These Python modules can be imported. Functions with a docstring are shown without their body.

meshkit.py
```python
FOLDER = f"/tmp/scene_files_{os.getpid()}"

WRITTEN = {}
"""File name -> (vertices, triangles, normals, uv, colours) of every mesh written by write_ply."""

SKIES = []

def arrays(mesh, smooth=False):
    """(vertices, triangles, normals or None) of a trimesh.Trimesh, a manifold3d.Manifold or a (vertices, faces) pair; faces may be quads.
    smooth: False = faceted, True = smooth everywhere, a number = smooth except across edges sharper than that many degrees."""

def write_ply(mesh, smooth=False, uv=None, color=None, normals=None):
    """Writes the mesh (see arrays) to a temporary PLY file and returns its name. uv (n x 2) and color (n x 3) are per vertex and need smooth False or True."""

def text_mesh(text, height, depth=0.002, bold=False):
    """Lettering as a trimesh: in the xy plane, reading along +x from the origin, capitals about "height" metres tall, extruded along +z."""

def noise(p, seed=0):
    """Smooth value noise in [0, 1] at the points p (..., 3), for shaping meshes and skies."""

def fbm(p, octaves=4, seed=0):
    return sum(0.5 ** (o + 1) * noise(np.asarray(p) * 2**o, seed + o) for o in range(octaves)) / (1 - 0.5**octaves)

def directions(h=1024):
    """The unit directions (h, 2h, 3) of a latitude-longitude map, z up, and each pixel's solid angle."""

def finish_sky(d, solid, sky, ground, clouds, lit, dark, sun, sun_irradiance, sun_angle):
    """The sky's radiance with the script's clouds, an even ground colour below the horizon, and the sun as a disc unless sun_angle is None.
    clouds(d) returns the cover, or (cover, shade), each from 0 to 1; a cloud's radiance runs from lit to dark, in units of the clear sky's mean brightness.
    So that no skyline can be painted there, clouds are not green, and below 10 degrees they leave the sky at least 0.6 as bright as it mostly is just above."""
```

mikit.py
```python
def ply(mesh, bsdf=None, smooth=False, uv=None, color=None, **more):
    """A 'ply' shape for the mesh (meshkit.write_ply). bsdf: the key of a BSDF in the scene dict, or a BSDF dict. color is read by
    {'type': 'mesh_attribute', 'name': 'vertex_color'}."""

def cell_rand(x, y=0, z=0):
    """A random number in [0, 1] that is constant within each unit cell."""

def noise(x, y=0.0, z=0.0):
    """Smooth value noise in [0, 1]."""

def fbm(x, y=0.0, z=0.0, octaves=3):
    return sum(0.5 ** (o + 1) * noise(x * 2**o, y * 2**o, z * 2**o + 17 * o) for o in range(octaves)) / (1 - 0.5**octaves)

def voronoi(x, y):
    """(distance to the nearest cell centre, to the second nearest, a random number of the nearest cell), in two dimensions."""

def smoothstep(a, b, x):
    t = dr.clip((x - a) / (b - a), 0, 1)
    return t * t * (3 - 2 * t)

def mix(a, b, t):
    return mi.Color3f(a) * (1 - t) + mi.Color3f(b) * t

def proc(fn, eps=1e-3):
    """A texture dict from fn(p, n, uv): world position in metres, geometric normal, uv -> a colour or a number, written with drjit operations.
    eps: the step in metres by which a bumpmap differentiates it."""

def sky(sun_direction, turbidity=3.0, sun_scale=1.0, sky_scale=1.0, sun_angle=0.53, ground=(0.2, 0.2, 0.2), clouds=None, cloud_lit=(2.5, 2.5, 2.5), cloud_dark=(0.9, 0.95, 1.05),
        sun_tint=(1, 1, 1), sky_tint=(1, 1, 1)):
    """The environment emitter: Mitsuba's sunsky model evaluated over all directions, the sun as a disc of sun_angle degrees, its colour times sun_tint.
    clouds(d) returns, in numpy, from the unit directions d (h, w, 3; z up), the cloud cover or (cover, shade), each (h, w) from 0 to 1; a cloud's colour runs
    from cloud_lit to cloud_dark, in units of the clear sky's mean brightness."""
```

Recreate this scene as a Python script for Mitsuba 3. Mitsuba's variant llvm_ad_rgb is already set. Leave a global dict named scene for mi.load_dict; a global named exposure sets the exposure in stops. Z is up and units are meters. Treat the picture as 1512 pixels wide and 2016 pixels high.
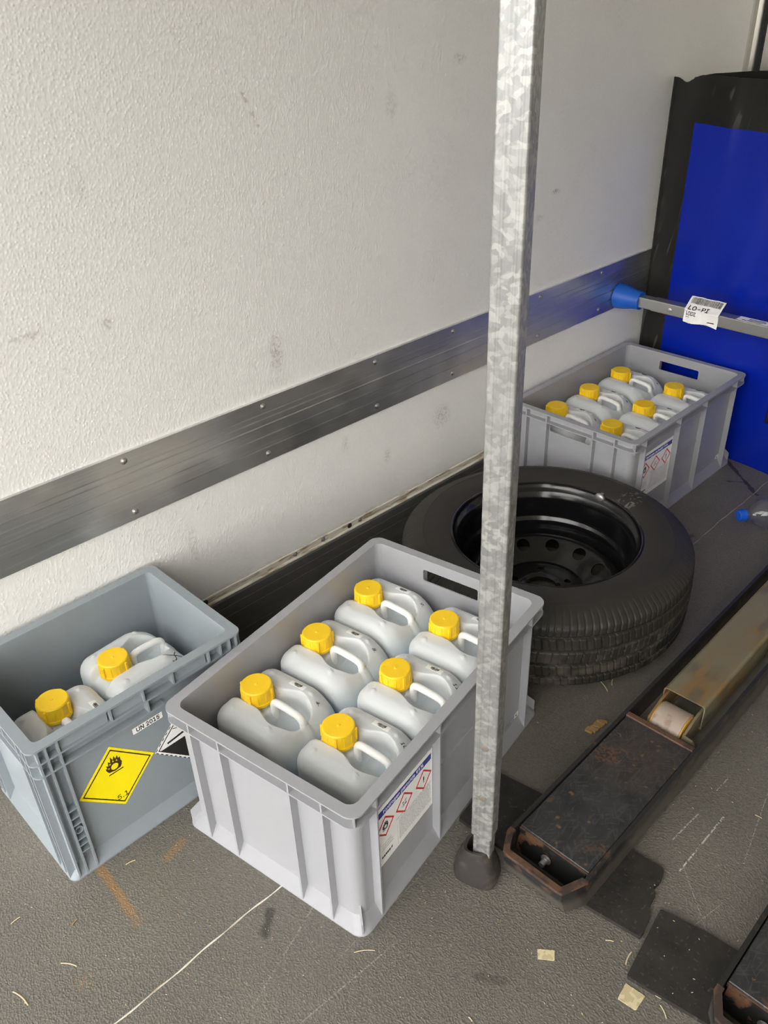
import math, random
import numpy as np
import trimesh
import manifold3d as m3
import shapely
from shapely.geometry import Polygon, Point, LineString, box as sbox
from shapely.ops import unary_union
from shapely import affinity
import drjit as dr
import mitsuba as mi
import mikit, meshkit
from mikit import proc, noise, fbm, voronoi, smoothstep, mix

random.seed(7)
rng = np.random.default_rng(7)
T = mi.ScalarTransform4f
scene, labels = {}, {}
PI = math.pi

# ------------------------------------------------------------------ camera, sky, exposure
exposure = 4.08
EYE = np.array([0.0, -1.3404, 1.2769])
YAW, PITCH, ROLL, FPX = 0.8276, 0.5605, -0.0395, 1659.0
fw = np.array([math.cos(YAW) * math.cos(PITCH), math.sin(YAW) * math.cos(PITCH), -math.sin(PITCH)])
rt = np.array([math.sin(YAW), -math.cos(YAW), 0.0])
up0 = np.cross(rt, fw)
up = -math.sin(ROLL) * rt + math.cos(ROLL) * up0
scene['camera'] = {'type': 'perspective', 'fov_axis': 'x', 'fov': 2 * math.degrees(math.atan(756 / FPX)), 'near_clip': 0.05, 'far_clip': 100.0,
                   'to_world': T().look_at(origin=EYE.tolist(), target=(EYE + fw).tolist(), up=up.tolist())}

SUN = np.array([-0.86, -0.42, 0.27]); SUN /= np.linalg.norm(SUN)

def overcast(d):
    a = np.clip((d @ SUN), -1, 1)
    shade = 1 - np.clip((a - 0.10) / 0.88, 0, 1) ** 1.4
    wob = meshkit.fbm(d * 3.0, 3, 5)
    return np.ones(a.shape), np.clip(shade + 0.25 * (wob - 0.5), 0, 1)

scene['sky'] = mikit.sky(SUN, turbidity=5.0, sun_scale=0.0, ground=(0.30, 0.29, 0.27), clouds=overcast, cloud_lit=(4.6, 4.52, 4.33), cloud_dark=(0.50, 0.51, 0.52))

# ------------------------------------------------------------------ helpers
def ref(k): return {'type': 'ref', 'id': k}
def rgb(r, g, b): return {'type': 'rgb', 'value': [r, g, b]}

def lab(key, label=None, cat=None, group=None, kind=None):
    d = {}
    if label: d['label'] = label
    if cat: d['category'] = cat
    if group: d['group'] = group
    if kind: d['kind'] = kind
    if d: labels[key] = d

used = {}
def key(base):
    if base not in used and base not in scene:
        used[base] = 0
        return base
    used.setdefault(base, 0)
    while True:
        used[base] += 1
        k = '%s_%03d' % (base, used[base])
        if k not in scene and k not in used:
            used[k] = 0
            return k

def add(base, mesh, bsdf, smooth=False, to=None, **kw):
    """one entry of the scene"""
    k = key(base)
    d = mesh if isinstance(mesh, dict) else mikit.ply(mesh, bsdf, smooth=smooth, **kw)
    if to is not None: d = {**d, 'to_world': to}
    scene[k] = d
    return k

def tmat(o, ex, ey, n):
    M = np.eye(4); M[:3, 0], M[:3, 1], M[:3, 2], M[:3, 3] = ex, ey, n, o
    return M

def moved(mesh, M):
    m = mesh.copy(); m.apply_transform(M); return m

def cat(ms): return trimesh.util.concatenate(ms)

def tm(man):
    m = man.to_mesh()
    return trimesh.Trimesh(np.array(m.vert_properties[:, :3], float), np.array(m.tri_verts), process=False)

def mbox(x0, x1, y0, y1, z0, z1):
    return m3.Manifold.cube([x1 - x0, y1 - y0, z1 - z0]).translate([x0, y0, z0])

def tbox(x0, x1, y0, y1, z0, z1):
    b = trimesh.creation.box([x1 - x0, y1 - y0, z1 - z0]); b.apply_translation([(x0 + x1) / 2, (y0 + y1) / 2, (z0 + z1) / 2]); return b

def cham_box(x0, x1, y0, y1, z0, z1, c):
    pts = []
    for ax in range(3):
        lo, hi = [x0, y0, z0], [x1, y1, z1]
        for i in (0, 1):
            for j in (0, 1):
                for k in (0, 1):
                    p = [lo[0] + c if i == 0 else hi[0] - c, lo[1] + c if j == 0 else hi[1] - c, lo[2] + c if k == 0 else hi[2] - c]
                    b = (i, j, k)[ax]
                    p[ax] = lo[ax] if b == 0 else hi[ax]
                    pts.append(p)
    return trimesh.convex.convex_hull(np.array(pts))

def mhull(pts): return m3.Manifold.hull_points([list(map(float, p)) for p in pts])

def rrect(L, B, r, n=8):
    """rounded rectangle as a cross section, centred"""
    if r <= 0: return m3.CrossSection.square([L, B], True)
    return m3.CrossSection.square([L - 2 * r, B - 2 * r], True).offset(r, m3.JoinType.Round, circular_segments=4 * n)

def poly_mesh(p, h):
    gs = [g for g in getattr(p, 'geoms', [p]) if g.area > 1e-10]
    return cat([trimesh.creation.extrude_polygon(g, h, engine='earcut') for g in gs])

def tube(pts, r, n=10, closed_ends=True, flat=1.0):
    pts = np.asarray(pts, float); rs = np.broadcast_to(r, (len(pts),))
    tan = np.gradient(pts, axis=0); tan /= np.linalg.norm(tan, axis=1, keepdims=True)
    ref_ = np.array([0, 0, 1.0]) if abs(tan[0][2]) < 0.9 else np.array([1.0, 0, 0])
    V = []; a = np.linspace(0, 2 * PI, n, endpoint=False)
    u = np.cross(tan[0], ref_); u /= np.linalg.norm(u)
    for p, t, rr in zip(pts, tan, rs):
        u = u - t * (u @ t); u /= np.linalg.norm(u); v = np.cross(t, u)
        V.append(p + rr * (np.cos(a)[:, None] * u + flat * np.sin(a)[:, None] * v))
    V = np.vstack(V); F = []
    m = len(pts)
    for i in range(m - 1):
        for j in range(n):
            a0, a1 = i * n + j, i * n + (j + 1) % n
            F += [[a0, a1, a1 + n], [a0, a1 + n, a0 + n]]
    V = np.vstack([V, pts[0], pts[-1]])
    for j in range(n):
        F += [[(j + 1) % n, j, m * n], [(m - 1) * n + j, (m - 1) * n + (j + 1) % n, m * n + 1]]
    return trimesh.Trimesh(V, np.array(F), process=False)

def lathe(prof, n=64, closed=False):
    """prof: (r, z) pairs; axis z"""
    prof = np.asarray(prof, float)
    a = np.linspace(0, 2 * PI, n, endpoint=False)
    V = np.stack([prof[:, 0][:, None] * np.cos(a), prof[:, 0][:, None] * np.sin(a), np.repeat(prof[:, 1][:, None], n, 1)], -1).reshape(-1, 3)
    F = []
    m = len(prof)
    I, J = np.meshgrid(np.arange(m if closed else m - 1), np.arange(n), indexing='ij')
    a0 = I * n + J; a1 = I * n + (J + 1) % n; b0 = ((I + 1) % m) * n + J; b1 = ((I + 1) % m) * n + (J + 1) % n
    F = np.vstack([np.stack([a0, a1, b1], -1).reshape(-1, 3), np.stack([a0, b1, b0], -1).reshape(-1, 3)])
    t = trimesh.Trimesh(V, F, process=False)
    return t

def cyl(r, h, n=24, z=0.0):
    c = trimesh.creation.cylinder(r, h, sections=n); c.apply_translation([0, 0, z + h / 2]); return c

def text(s, h, bold=False, depth=0.0003, center=False):
    m = meshkit.text_mesh(s, h, depth, bold)
    if center:
        b = m.bounds; m.apply_translation([-(b[0][0] + b[1][0]) / 2, -(b[0][1] + b[1][1]) / 2, 0])
    return m

# ------------------------------------------------------------------ materials
def pr(base, rough=0.5, **kw):
    d = {'type': 'principled', 'base_color': base if isinstance(base, dict) else rgb(*base), 'roughness': rough}
    d.update(kw); return d

def bump(fn, inner, eps=1e-3, scale=1.0):
    return {'type': 'bumpmap', 'tex': proc(fn, eps), 'scale': scale, 'bsdf': inner}

def seg_dist(px, py, a, b):
    ax, ay = a; dx, dy = b[0] - a[0], b[1] - a[1]
    t = dr.clip(((px - ax) * dx + (py - ay) * dy) / (dx * dx + dy * dy), 0, 1)
    ex, ey = px - ax - t * dx, py - ay - t * dy
    return dr.sqrt(ex * ex + ey * ey)

WALL_STAINS = [(0.951, 0.645, 0.018, 0.040, .30), (0.47, 0.815, 0.030, 0.006, .30), (0.61, 0.80, 0.01, 0.01, .3), (0.952, 0.585, .03, .012, .10),
               (1.447, 0.33, .03, .03, .22), (0.691, 0.30, .012, .045, .14), (1.295, 1.066, .016, .03, .14), (1.874, 0.81, .018, .006, .4), (1.806, .755, .02, .01, .18),
               (0.609, 1.03, .012, .03, .10), (1.498, 1.137, .02, .01, .2), (1.12, .37, .012, .02, .14), (.33, .6, .02, .05, .06), (1.25, .29, .012, .02, .16)]
def wall_col(p, n, uv):
    x, z = p.x, p.z
    d = mi.Float(0)
    g = noise(x * 260, z * 260, 3.0)
    for cx, cz, rx, rz, s in WALL_STAINS:
        q = dr.sqrt(dr.square((x - cx) / rx) + dr.square((z - cz) / rz))
        d = dr.maximum(d, s * smoothstep(1.5, 0.2, q) * (0.35 + 1.1 * smoothstep(.35, .75, g)))
    # diagonal dotted scuff
    s1 = seg_dist(x, z, (0.937, 1.125), (0.966, 1.068))
    d = dr.maximum(d, .35 * smoothstep(.006, .001, s1) * smoothstep(.4, .6, g))
    # ring-shaped scuff below the strip
    r = dr.sqrt(dr.square(x - .642) + dr.square((z - .395) * 1.1))
    d = dr.maximum(d, .13 * smoothstep(.035, .026, r) * smoothstep(.4, .9, .5 + .5 * dr.sin(r * 800)) * smoothstep(.45, .65, fbm(x * 55, z * 55, 3.)))
    d = d + .035 * smoothstep(.60, .75, fbm(x * 9, z * 9, 1.0)) * smoothstep(.5, .7, g)
    # dirt line above the kick plate
    d = dr.maximum(d, .30 * smoothstep(.172, .158, z) * (.4 + .6 * noise(x * 40, z * 60)))
    c = mix((.84, .83, .80), (.81, .80, .765), fbm(x * 3, z * 3, 7.0))
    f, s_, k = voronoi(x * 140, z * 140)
    c = c * (.965 + .05 * smoothstep(.42, .08, f) * (.35 + .65 * k))      # raised nubs painted lighter, standing in for light on the stipple
    return c * (1 - d) + mi.Color3f(.33, .27, .20) * d * .55
def wall_h(p, n, uv):
    x, z = p.x, p.z
    f, s, c = voronoi(x * 140, z * 140)
    return .00055 * smoothstep(.42, .08, f) * (.35 + .65 * c)
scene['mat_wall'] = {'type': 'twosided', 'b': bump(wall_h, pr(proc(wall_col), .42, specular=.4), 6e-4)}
scene['mat_white_panel'] = {'type': 'twosided', 'b': pr((.70, .68, .63), .5)}

FLOOR_MARKS = [((1.06, -.986), (.9785, -.9814), .0022, .55), ((1.0847, -1.0209), (.9342, -1.0214), .0024, .7), ((1.17, -.985), (1.13, -.984), .0018, .4),
               ((.956, -1.010), (.8696, -1.1035), .0013, .25), ((.93, -1.10), (.80, -1.075), .0012, .25), ((.51, -.774), (.3244, -.763), .0022, .18),
               ((.47, -.63), (.29, -.695), .0025, .15), ((1.2, -1.05), (1.02, -1.09), .0014, .3), ((.62, -.72), (.42, -.73), .0016, .14), ((.9, -.96), (.88, -1.0), .001, .3)]
DARK_MARKS = [((2.30, -.40), (2.17, -.557), .006, .75), ((2.19, -.46), (2.21, -.49), .005, .5), ((2.15, -.57), (2.02, -.60), .003, .35), ((1.80, -.50), (1.86, -.53), .006, .5),
              ((.40, -.592), (.37, -.617), .008, .6), ((.18, -.72), (.22, -.74), .01, .2), ((.56, -.90), (.58, -.93), .006, .3)]
def floor_col(p, n, uv):
    x, y = p.x, p.y
    g = noise(x * 420, y * 420, 1.)
    c = mix((.180, .165, .140), (.115, .107, .093), fbm(x * 5, y * 5, 2.))
    c = c * (.82 + .36 * noise(x * 520, y * 520))
    lt, dk = mi.Float(0), mi.Float(0)
    for a, b, w, s in FLOOR_MARKS:
        lt = dr.maximum(lt, s * smoothstep(w, w * .3, seg_dist(x, y, a, b) + .0012 * (g - .5)) * smoothstep(.25, .6, g))
    for a, b, w, s in DARK_MARKS:
        dk = dr.maximum(dk, s * smoothstep(w * 1.4, w * .5, seg_dist(x, y, a, b) + .01 * (fbm(x * 60, y * 60) - .5)))
    ru = .75 * smoothstep(.011, .003, seg_dist(x, y, (.2425, -.30), (.2368, -.455)) + .010 * (fbm(x * 70, y * 70, 4.) - .5)) * smoothstep(-.50, -.40, y)
    ru = dr.maximum(ru, .5 * smoothstep(.012, .004, seg_dist(x, y, (.335, -.385), (.37, -.375)) + .008 * (g - .5)))
    ru = dr.maximum(ru, .55 * smoothstep(.022, .004, dr.sqrt(dr.square(x - .13) + dr.square(y + .484))) * smoothstep(.45, .7, g))
    c = mix(c, mi.Color3f(.02, .018, .015), dk)
    c = mix(c, mi.Color3f(.32, .17, .06), ru * .8)
    return mix(c, mi.Color3f(.62, .60, .55), lt)
def floor_h(p, n, uv):
    x, y = p.x, p.y
    w1, w2 = noise(x * 170, y * 170), noise(x * 170, y * 170, 5.)
    f, s, c = voronoi(x * 290 + 1.0 * w1, y * 290 + 1.0 * w2)
    return .00075 * smoothstep(.05, .75, f) * (.4 + .8 * noise(x * 190, y * 190, 3.)) + .0003 * noise(x * 620, y * 620)
scene['mat_floor'] = {'type': 'twosided', 'b': bump(floor_h, pr(proc(floor_col), .40, specular=.5), 5e-4)}

def alu_col(p, n, uv):
    s = fbm(p.x * 2.2, p.z * 60, 3.)
    sc = smoothstep(.70, .82, noise(p.x * 14, p.z * 300, 5.))
    sm = smoothstep(.35, .7, fbm(p.x * 7, p.z * 9, 8.))
    return mix((.70, .70, .69), (.50, .505, .51), sm) * (.95 + .10 * s) + mi.Color3f(.05) * sc
def alu_r(p, n, uv): return .29 + .07 * fbm(p.x * 6, p.z * 12, 1.)
scene['mat_aluminium'] = {'type': 'twosided', 'b': pr(proc(alu_col), proc(alu_r), metallic=.9)}
scene['mat_trim'] = {'type': 'twosided', 'b': pr((.62, .60, .56), .28, metallic=1.0)}
def kick_col(p, n, uv):
    return mix((.105, .10, .092), (.065, .062, .058), fbm(p.x * 8, p.z * 30, 2.))
scene['mat_kick'] = {'type': 'twosided', 'b': pr(proc(kick_col), .42, specular=.4)}
scene['mat_rivet'] = {'type': 'twosided', 'b': pr((.66, .65, .62), .35, metallic=1.0)}
def seal_col(p, n, uv):
    c = mix((.62, .58, .50), (.32, .25, .17), smoothstep(.5, .8, fbm(p.x * 30, p.z * 200 + p.y * 200, 3.)))
    return mix(c, mi.Color3f(.17, .155, .13), .75 * smoothstep(.9, 1.6, p.x) * smoothstep(.02, .01, p.z))    # trodden and dirty further in
scene['mat_seal'] = pr(proc(seal_col), .6)

scene['mat_crate'] = pr((.312, .314, .332), .36, specular=.45)
scene['mat_crate_blue'] = pr((.245, .275, .298), .36, specular=.45)
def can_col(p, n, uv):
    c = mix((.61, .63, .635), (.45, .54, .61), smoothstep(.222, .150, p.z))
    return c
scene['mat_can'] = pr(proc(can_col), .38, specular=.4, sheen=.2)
scene['mat_handle'] = pr((.82, .82, .80), .35, specular=.4)
scene['mat_cap'] = pr((.90, .58, .015), .38, specular=.4)
scene['mat_white'] = {'type': 'twosided', 'b': pr((.84, .83, .81), .5)}
scene['mat_ink'] = {'type': 'twosided', 'b': pr((.02, .018, .016), .5)}
scene['mat_brown_ink'] = pr((.05, .022, .006), .5)
scene['mat_yellow_label'] = pr((.98, .80, .0), .4)
scene['mat_blue_print'] = pr((.035, .04, .26), .45)
scene['mat_red_print'] = pr((.55, .03, .03), .45)
scene['mat_grey_print'] = pr((.45, .45, .45), .5)

def tyre_col(p, n, uv):
    d = smoothstep(.45, .75, fbm(p.x * 30, p.y * 30, p.z * 30)) * smoothstep(.16, .06, p.z)
    c = mix((.020, .0185, .0165), (.030, .027, .023), fbm(p.x * 14, p.y * 14, p.z * 14))
    c = mix(c, mi.Color3f(.095, .080, .064), .7 * d)
    # chalk-like scuffs on the sidewall
    q = dr.sqrt(dr.square((p.x - 1.60) / .05) + dr.square((p.y + .475) / .03))
    ch = smoothstep(1.2, .3, q) * smoothstep(.58, .72, noise(p.x * 190, p.y * 190, 2.))
    return mix(c, mi.Color3f(.20, .19, .18), .6 * ch)
scene['mat_tyre'] = pr(proc(tyre_col), .52, specular=.4)
scene['mat_rim'] = {'type': 'twosided', 'b': pr((.0045, .0045, .005), .16, specular=.6)}
scene['mat_zinc'] = {'type': 'twosided', 'b': pr((.42, .42, .42), .4, metallic=.8)}

def galv_cells(p):
    h = p.x * .95 - p.y * .3 + p.y * 1.4
    w1, w2 = noise(h * 110, p.z * 110), noise(h * 110, p.z * 110, 4.)
    f, s, c = voronoi(h * 120 + 1.1 * w1, p.z * 90 + 1.1 * w2)
    f2, s2, c2 = voronoi(h * 230 + 3. + w2, p.z * 190 + w1)
    return .5 * c + .5 * c2, h
def galv_col(p, n, uv):
    c, h = galv_cells(p)
    line = smoothstep(.6, .75, noise(h * 900, p.z * 1.5, 3.))
    big = fbm(h * 12, p.z * 9, 6.)
    return mi.Color3f(.44, .44, .43) + mi.Color3f(.20, .195, .18) * (smoothstep(.2, .95, c) - .35) * (.4 + .9 * big) - mi.Color3f(.05) * line
def galv_r(p, n, uv):
    c, h = galv_cells(p)
    return .34 + .16 * c
scene['mat_galvanised'] = pr(proc(galv_col), proc(galv_r), metallic=.72, specular=.5)
def rub_col(p, n, uv):
    d = smoothstep(.5, .8, fbm(p.x * 45, p.y * 45, p.z * 45))
    return mix((.034, .030, .027), (.070, .060, .051), d)
scene['mat_bar'] = pr((.40, .40, .385), .36, metallic=.85)
scene['mat_pin'] = {'type': 'twosided', 'b': pr((.30, .27, .23), .4, metallic=.6)}
scene['mat_rubber_foot'] = pr(proc(rub_col), .5)

def rust_mix(base, rust, lo, hi, fr):
    def fn(p, n, uv):
        a = fbm(p.x * fr, p.y * fr, p.z * fr, 4)
        b = noise(p.x * 320, p.y * 320, p.z * 320)
        k = smoothstep(lo, hi, a + .12 * (b - .5))
        return mix(base, rust, k)
    return fn
def plate_col(p, n, uv):
    # black paint: fine scratches in many directions, a few rust blooms
    u = p.x * .9995 + p.y * .032; v = -p.x * .032 + p.y * .9995
    w = .02 * noise(u * 30, v * 30, 9.)
    sc = smoothstep(.70, .92, noise(u * 40 + v * 70, v * 520 + w * 300)) * .8 + smoothstep(.72, .94, noise(u * 330 + v * 260 + w * 200, v * 70 - u * 50, 4.)) + smoothstep(.74, .95, noise(u * 280 - v * 330 + w * 150, u * 60 + v * 50, 14.))
    a = fbm(p.x * 17, p.y * 17, 3., 4)
    zone = smoothstep(.16, .03, dr.sqrt(dr.square(u - 1.03) + dr.square((v + .90) * 1.6)))
    bl = smoothstep(.66, .80, a + .14 * zone) * smoothstep(.35, .8, noise(p.x * 260, p.y * 260, 1.))
    f = smoothstep(.86, .96, noise(p.x * 70, p.y * 70, 8.)) * smoothstep(.45, .6, noise(p.x * 210, p.y * 210, 18.))
    c = mix((.016, .017, .019), (.040, .040, .041), fbm(p.x * 40, p.y * 40, 6.))
    c = mix(c, mi.Color3f(.12, .12, .115), .17 * dr.minimum(sc, 1))
    c = mix(c, mi.Color3f(.085, .05, .03), .45 * zone * fbm(p.x * 90, p.y * 90))
    return mix(mix(c, mi.Color3f(.12, .06, .03), .75 * bl), mi.Color3f(.20, .11, .055), .6 * f)
scene['mat_plate'] = pr(proc(plate_col), .40, specular=.5)
_steel = rust_mix((.020, .020, .020), (.075, .042, .027), .62, .78, 34)
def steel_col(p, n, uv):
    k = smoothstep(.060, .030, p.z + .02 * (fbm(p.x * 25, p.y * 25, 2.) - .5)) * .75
    return mix(_steel(p, n, uv), mi.Color3f(.082, .072, .058), k)      # lighter and browner towards the lower edge
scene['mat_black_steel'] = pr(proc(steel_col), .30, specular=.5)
scene['mat_flap'] = pr(proc(rust_mix((.016, .016, .016), (.13, .068, .04), .52, .66, 30)), .4)
scene['mat_rust'] = pr(proc(rust_mix((.105, .055, .034), (.045, .030, .024), .44, .62, 50)), .6)
def chan_col(p, n, uv):
    a = fbm(p.x * 9, p.y * 16, p.z * 16 + 3., 4); b = fbm(p.x * 14, p.y * 40, p.z * 30)
    c = mix((.27, .235, .15), (.31, .19, .08), smoothstep(.45, .68, a))
    return mix(c, mi.Color3f(.13, .135, .11), smoothstep(.48, .72, b) * .6)
scene['mat_channel'] = {'type': 'twosided', 'b': pr(proc(chan_col), .40, metallic=.45)}
scene['mat_roller'] = pr(proc(rust_mix((.34, .27, .22), (.24, .18, .13), .5, .7, 60)), .6)
scene['mat_roller_edge'] = pr((.42, .24, .04), .5)
def dust_col(p, n, uv): return mix((.22, .20, .165), (.14, .125, .105), fbm(p.x * 30, p.y * 30))
scene['mat_dusty'] = pr(proc(dust_col), .7)
def mat_col(p, n, uv):
    return mix(mix((.014, .013, .012), (.032, .029, .025), fbm(p.x * 35, p.y * 35)), mi.Color3f(.11, .10, .08), .3 * smoothstep(.82, .98, noise(p.x * 240, p.y * 240)))
def mat_h(p, n, uv): return .0004 * noise(p.x * 300, p.y * 300) + .0008 * noise(p.x * 50, p.y * 50, 2.)
scene['mat_rubber_mat'] = bump(mat_h, pr(proc(mat_col), .55), 6e-4)
def tarp_col(p, n, uv):
    s = smoothstep(.74, .86, noise(p.y * 110 + p.z * 20, p.z * 14)) * smoothstep(.4, .7, fbm(p.y * 10, p.z * 6))
    return mix(mix((.012, .012, .011), (.022, .0215, .019), fbm(p.y * 12, p.z * 12, 4.)), mi.Color3f(.10, .10, .09), .5 * s)
scene['mat_tarp_black'] = {'type': 'twosided', 'b': pr(proc(tarp_col), .5, specular=.2)}
def blue_col(p, n, uv):
    return mix((.002, .018, .34), (.002, .014, .27), fbm(p.y * 6, p.z * 3, 2.))
scene['mat_tarp_blue'] = {'type': 'twosided', 'b': pr(proc(blue_col), .26, specular=.35)}
scene['mat_blue_plastic'] = pr((.006, .085, .42), .42)
scene['mat_bottle_cap'] = pr((.01, .11, .62), .35)
scene['mat_pet'] = {'type': 'blendbsdf', 'weight': 0.04, 'a': {'type': 'thindielectric', 'int_ior': 1.7}, 'b': {'type': 'twosided', 'b': pr((.75, .78, .82), .3)}}
scene['mat_bottle_label'] = {'type': 'twosided', 'b': pr((.02, .03, .30), .4)}
scene['mat_straw'] = pr((.52, .43, .27), .6)
scene['mat_straw_dark'] = pr((.34, .20, .08), .6)
def tape_col(p, n, uv): return mix((.62, .53, .33), (.50, .42, .25), smoothstep(.5, .62, noise(p.x * 230, p.y * 230)))
scene['mat_tape'] = pr(proc(tape_col), .55)
scene['mat_dark'] = pr((.012, .012, .012), .5)

# ------------------------------------------------------------------ the setting: box body of a van, open at the back (x < -0.6)
X0, X1, Y1, ZC = -0.60, 2.885, -2.20, 2.25
add('floor', tbox(X0, X1 + .05, Y1 - .05, .05, -.04, 0), 'mat_floor'); lab('floor', 'dark grey brown non-slip load floor strewn with straw', kind='structure')
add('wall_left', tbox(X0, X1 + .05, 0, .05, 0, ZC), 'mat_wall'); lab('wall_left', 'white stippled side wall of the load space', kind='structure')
add('wall_right', tbox(X0, X1 + .05, Y1 - .05, Y1, 0, ZC), 'mat_white_panel'); lab('wall_right', 'white side wall opposite', kind='structure')
add('wall_far', tbox(X1, X1 + .05, Y1, 0, 0, ZC), 'mat_white_panel'); lab('wall_far', 'white bulkhead at the far end', kind='structure')
add('ceiling', tbox(X0, X1 + .05, Y1 - .05, .05, ZC, ZC + .04), 'mat_white_panel'); lab('ceiling', 'white roof of the load space', kind='structure')

# rub rail along the wall: grooved aluminium profile with rivets
Z0, Z1 = .419, .5626
prof = [(0, Z0)]
t = .006
pts = [(Z0, .0008), (Z0 + .001, t), (Z0 + .028, t)]
def groove(z, w=.0022, d=.0022): return [(z - w, t), (z - w * .4, t - d), (z + w * .4, t - d), (z + w, t)]
def ridge(z, w=.003, d=.0016): return [(z - w, t), (z - w * .5, t + d), (z + w * .5, t + d), (z + w, t)]
for z in (Z0 + .034, Z0 + .061): pts += groove(z)
pts += ridge(Z0 + .083)
for z in (Z0 + .100, Z0 + .112): pts += groove(z)
pts += [(Z1 - .001, t), (Z1, .0008)]
sec = Polygon([(-0.0005, Z0)] + [(d, z) for z, d in pts] + [(-0.0005, Z1)])
def rail(sec, x0, x1):
    m = trimesh.creation.extrude_polygon(sec, x1 - x0, engine='earcut')   # section (d, z) -> world y=-d, z
    v = m.vertices.copy(); m.vertices = np.stack([x0 + v[:, 2], -v[:, 0], v[:, 1]], 1); m.fix_normals(); return m
add('trim_1', rail(sec, X0, X1 - .01), 'mat_aluminium'); lab('trim_1', 'grooved aluminium rub rail with rivets along the white wall', kind='structure')
dome = lathe([(0, .0034), (.0022, .0032), (.0042, .0022), (.0058, .0008), (.0068, .0006), (.0068, 0)], 14)
dome.faces = dome.faces[:, ::-1]; dome.fix_normals()
dome_wall = moved(dome, tmat([0, -t, 0], [1, 0, 0], [0, 0, 1], [0, -1, 0]))
for x in (.264, .581, .90, 1.218, 1.481, 1.83, 2.12, 2.45):
    for z in (.5465, .437):
        add('trim_1__rivet', moved(dome_wall, trimesh.transformations.translation_matrix([x, 0, z])), 'mat_rivet', smooth=40)
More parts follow.
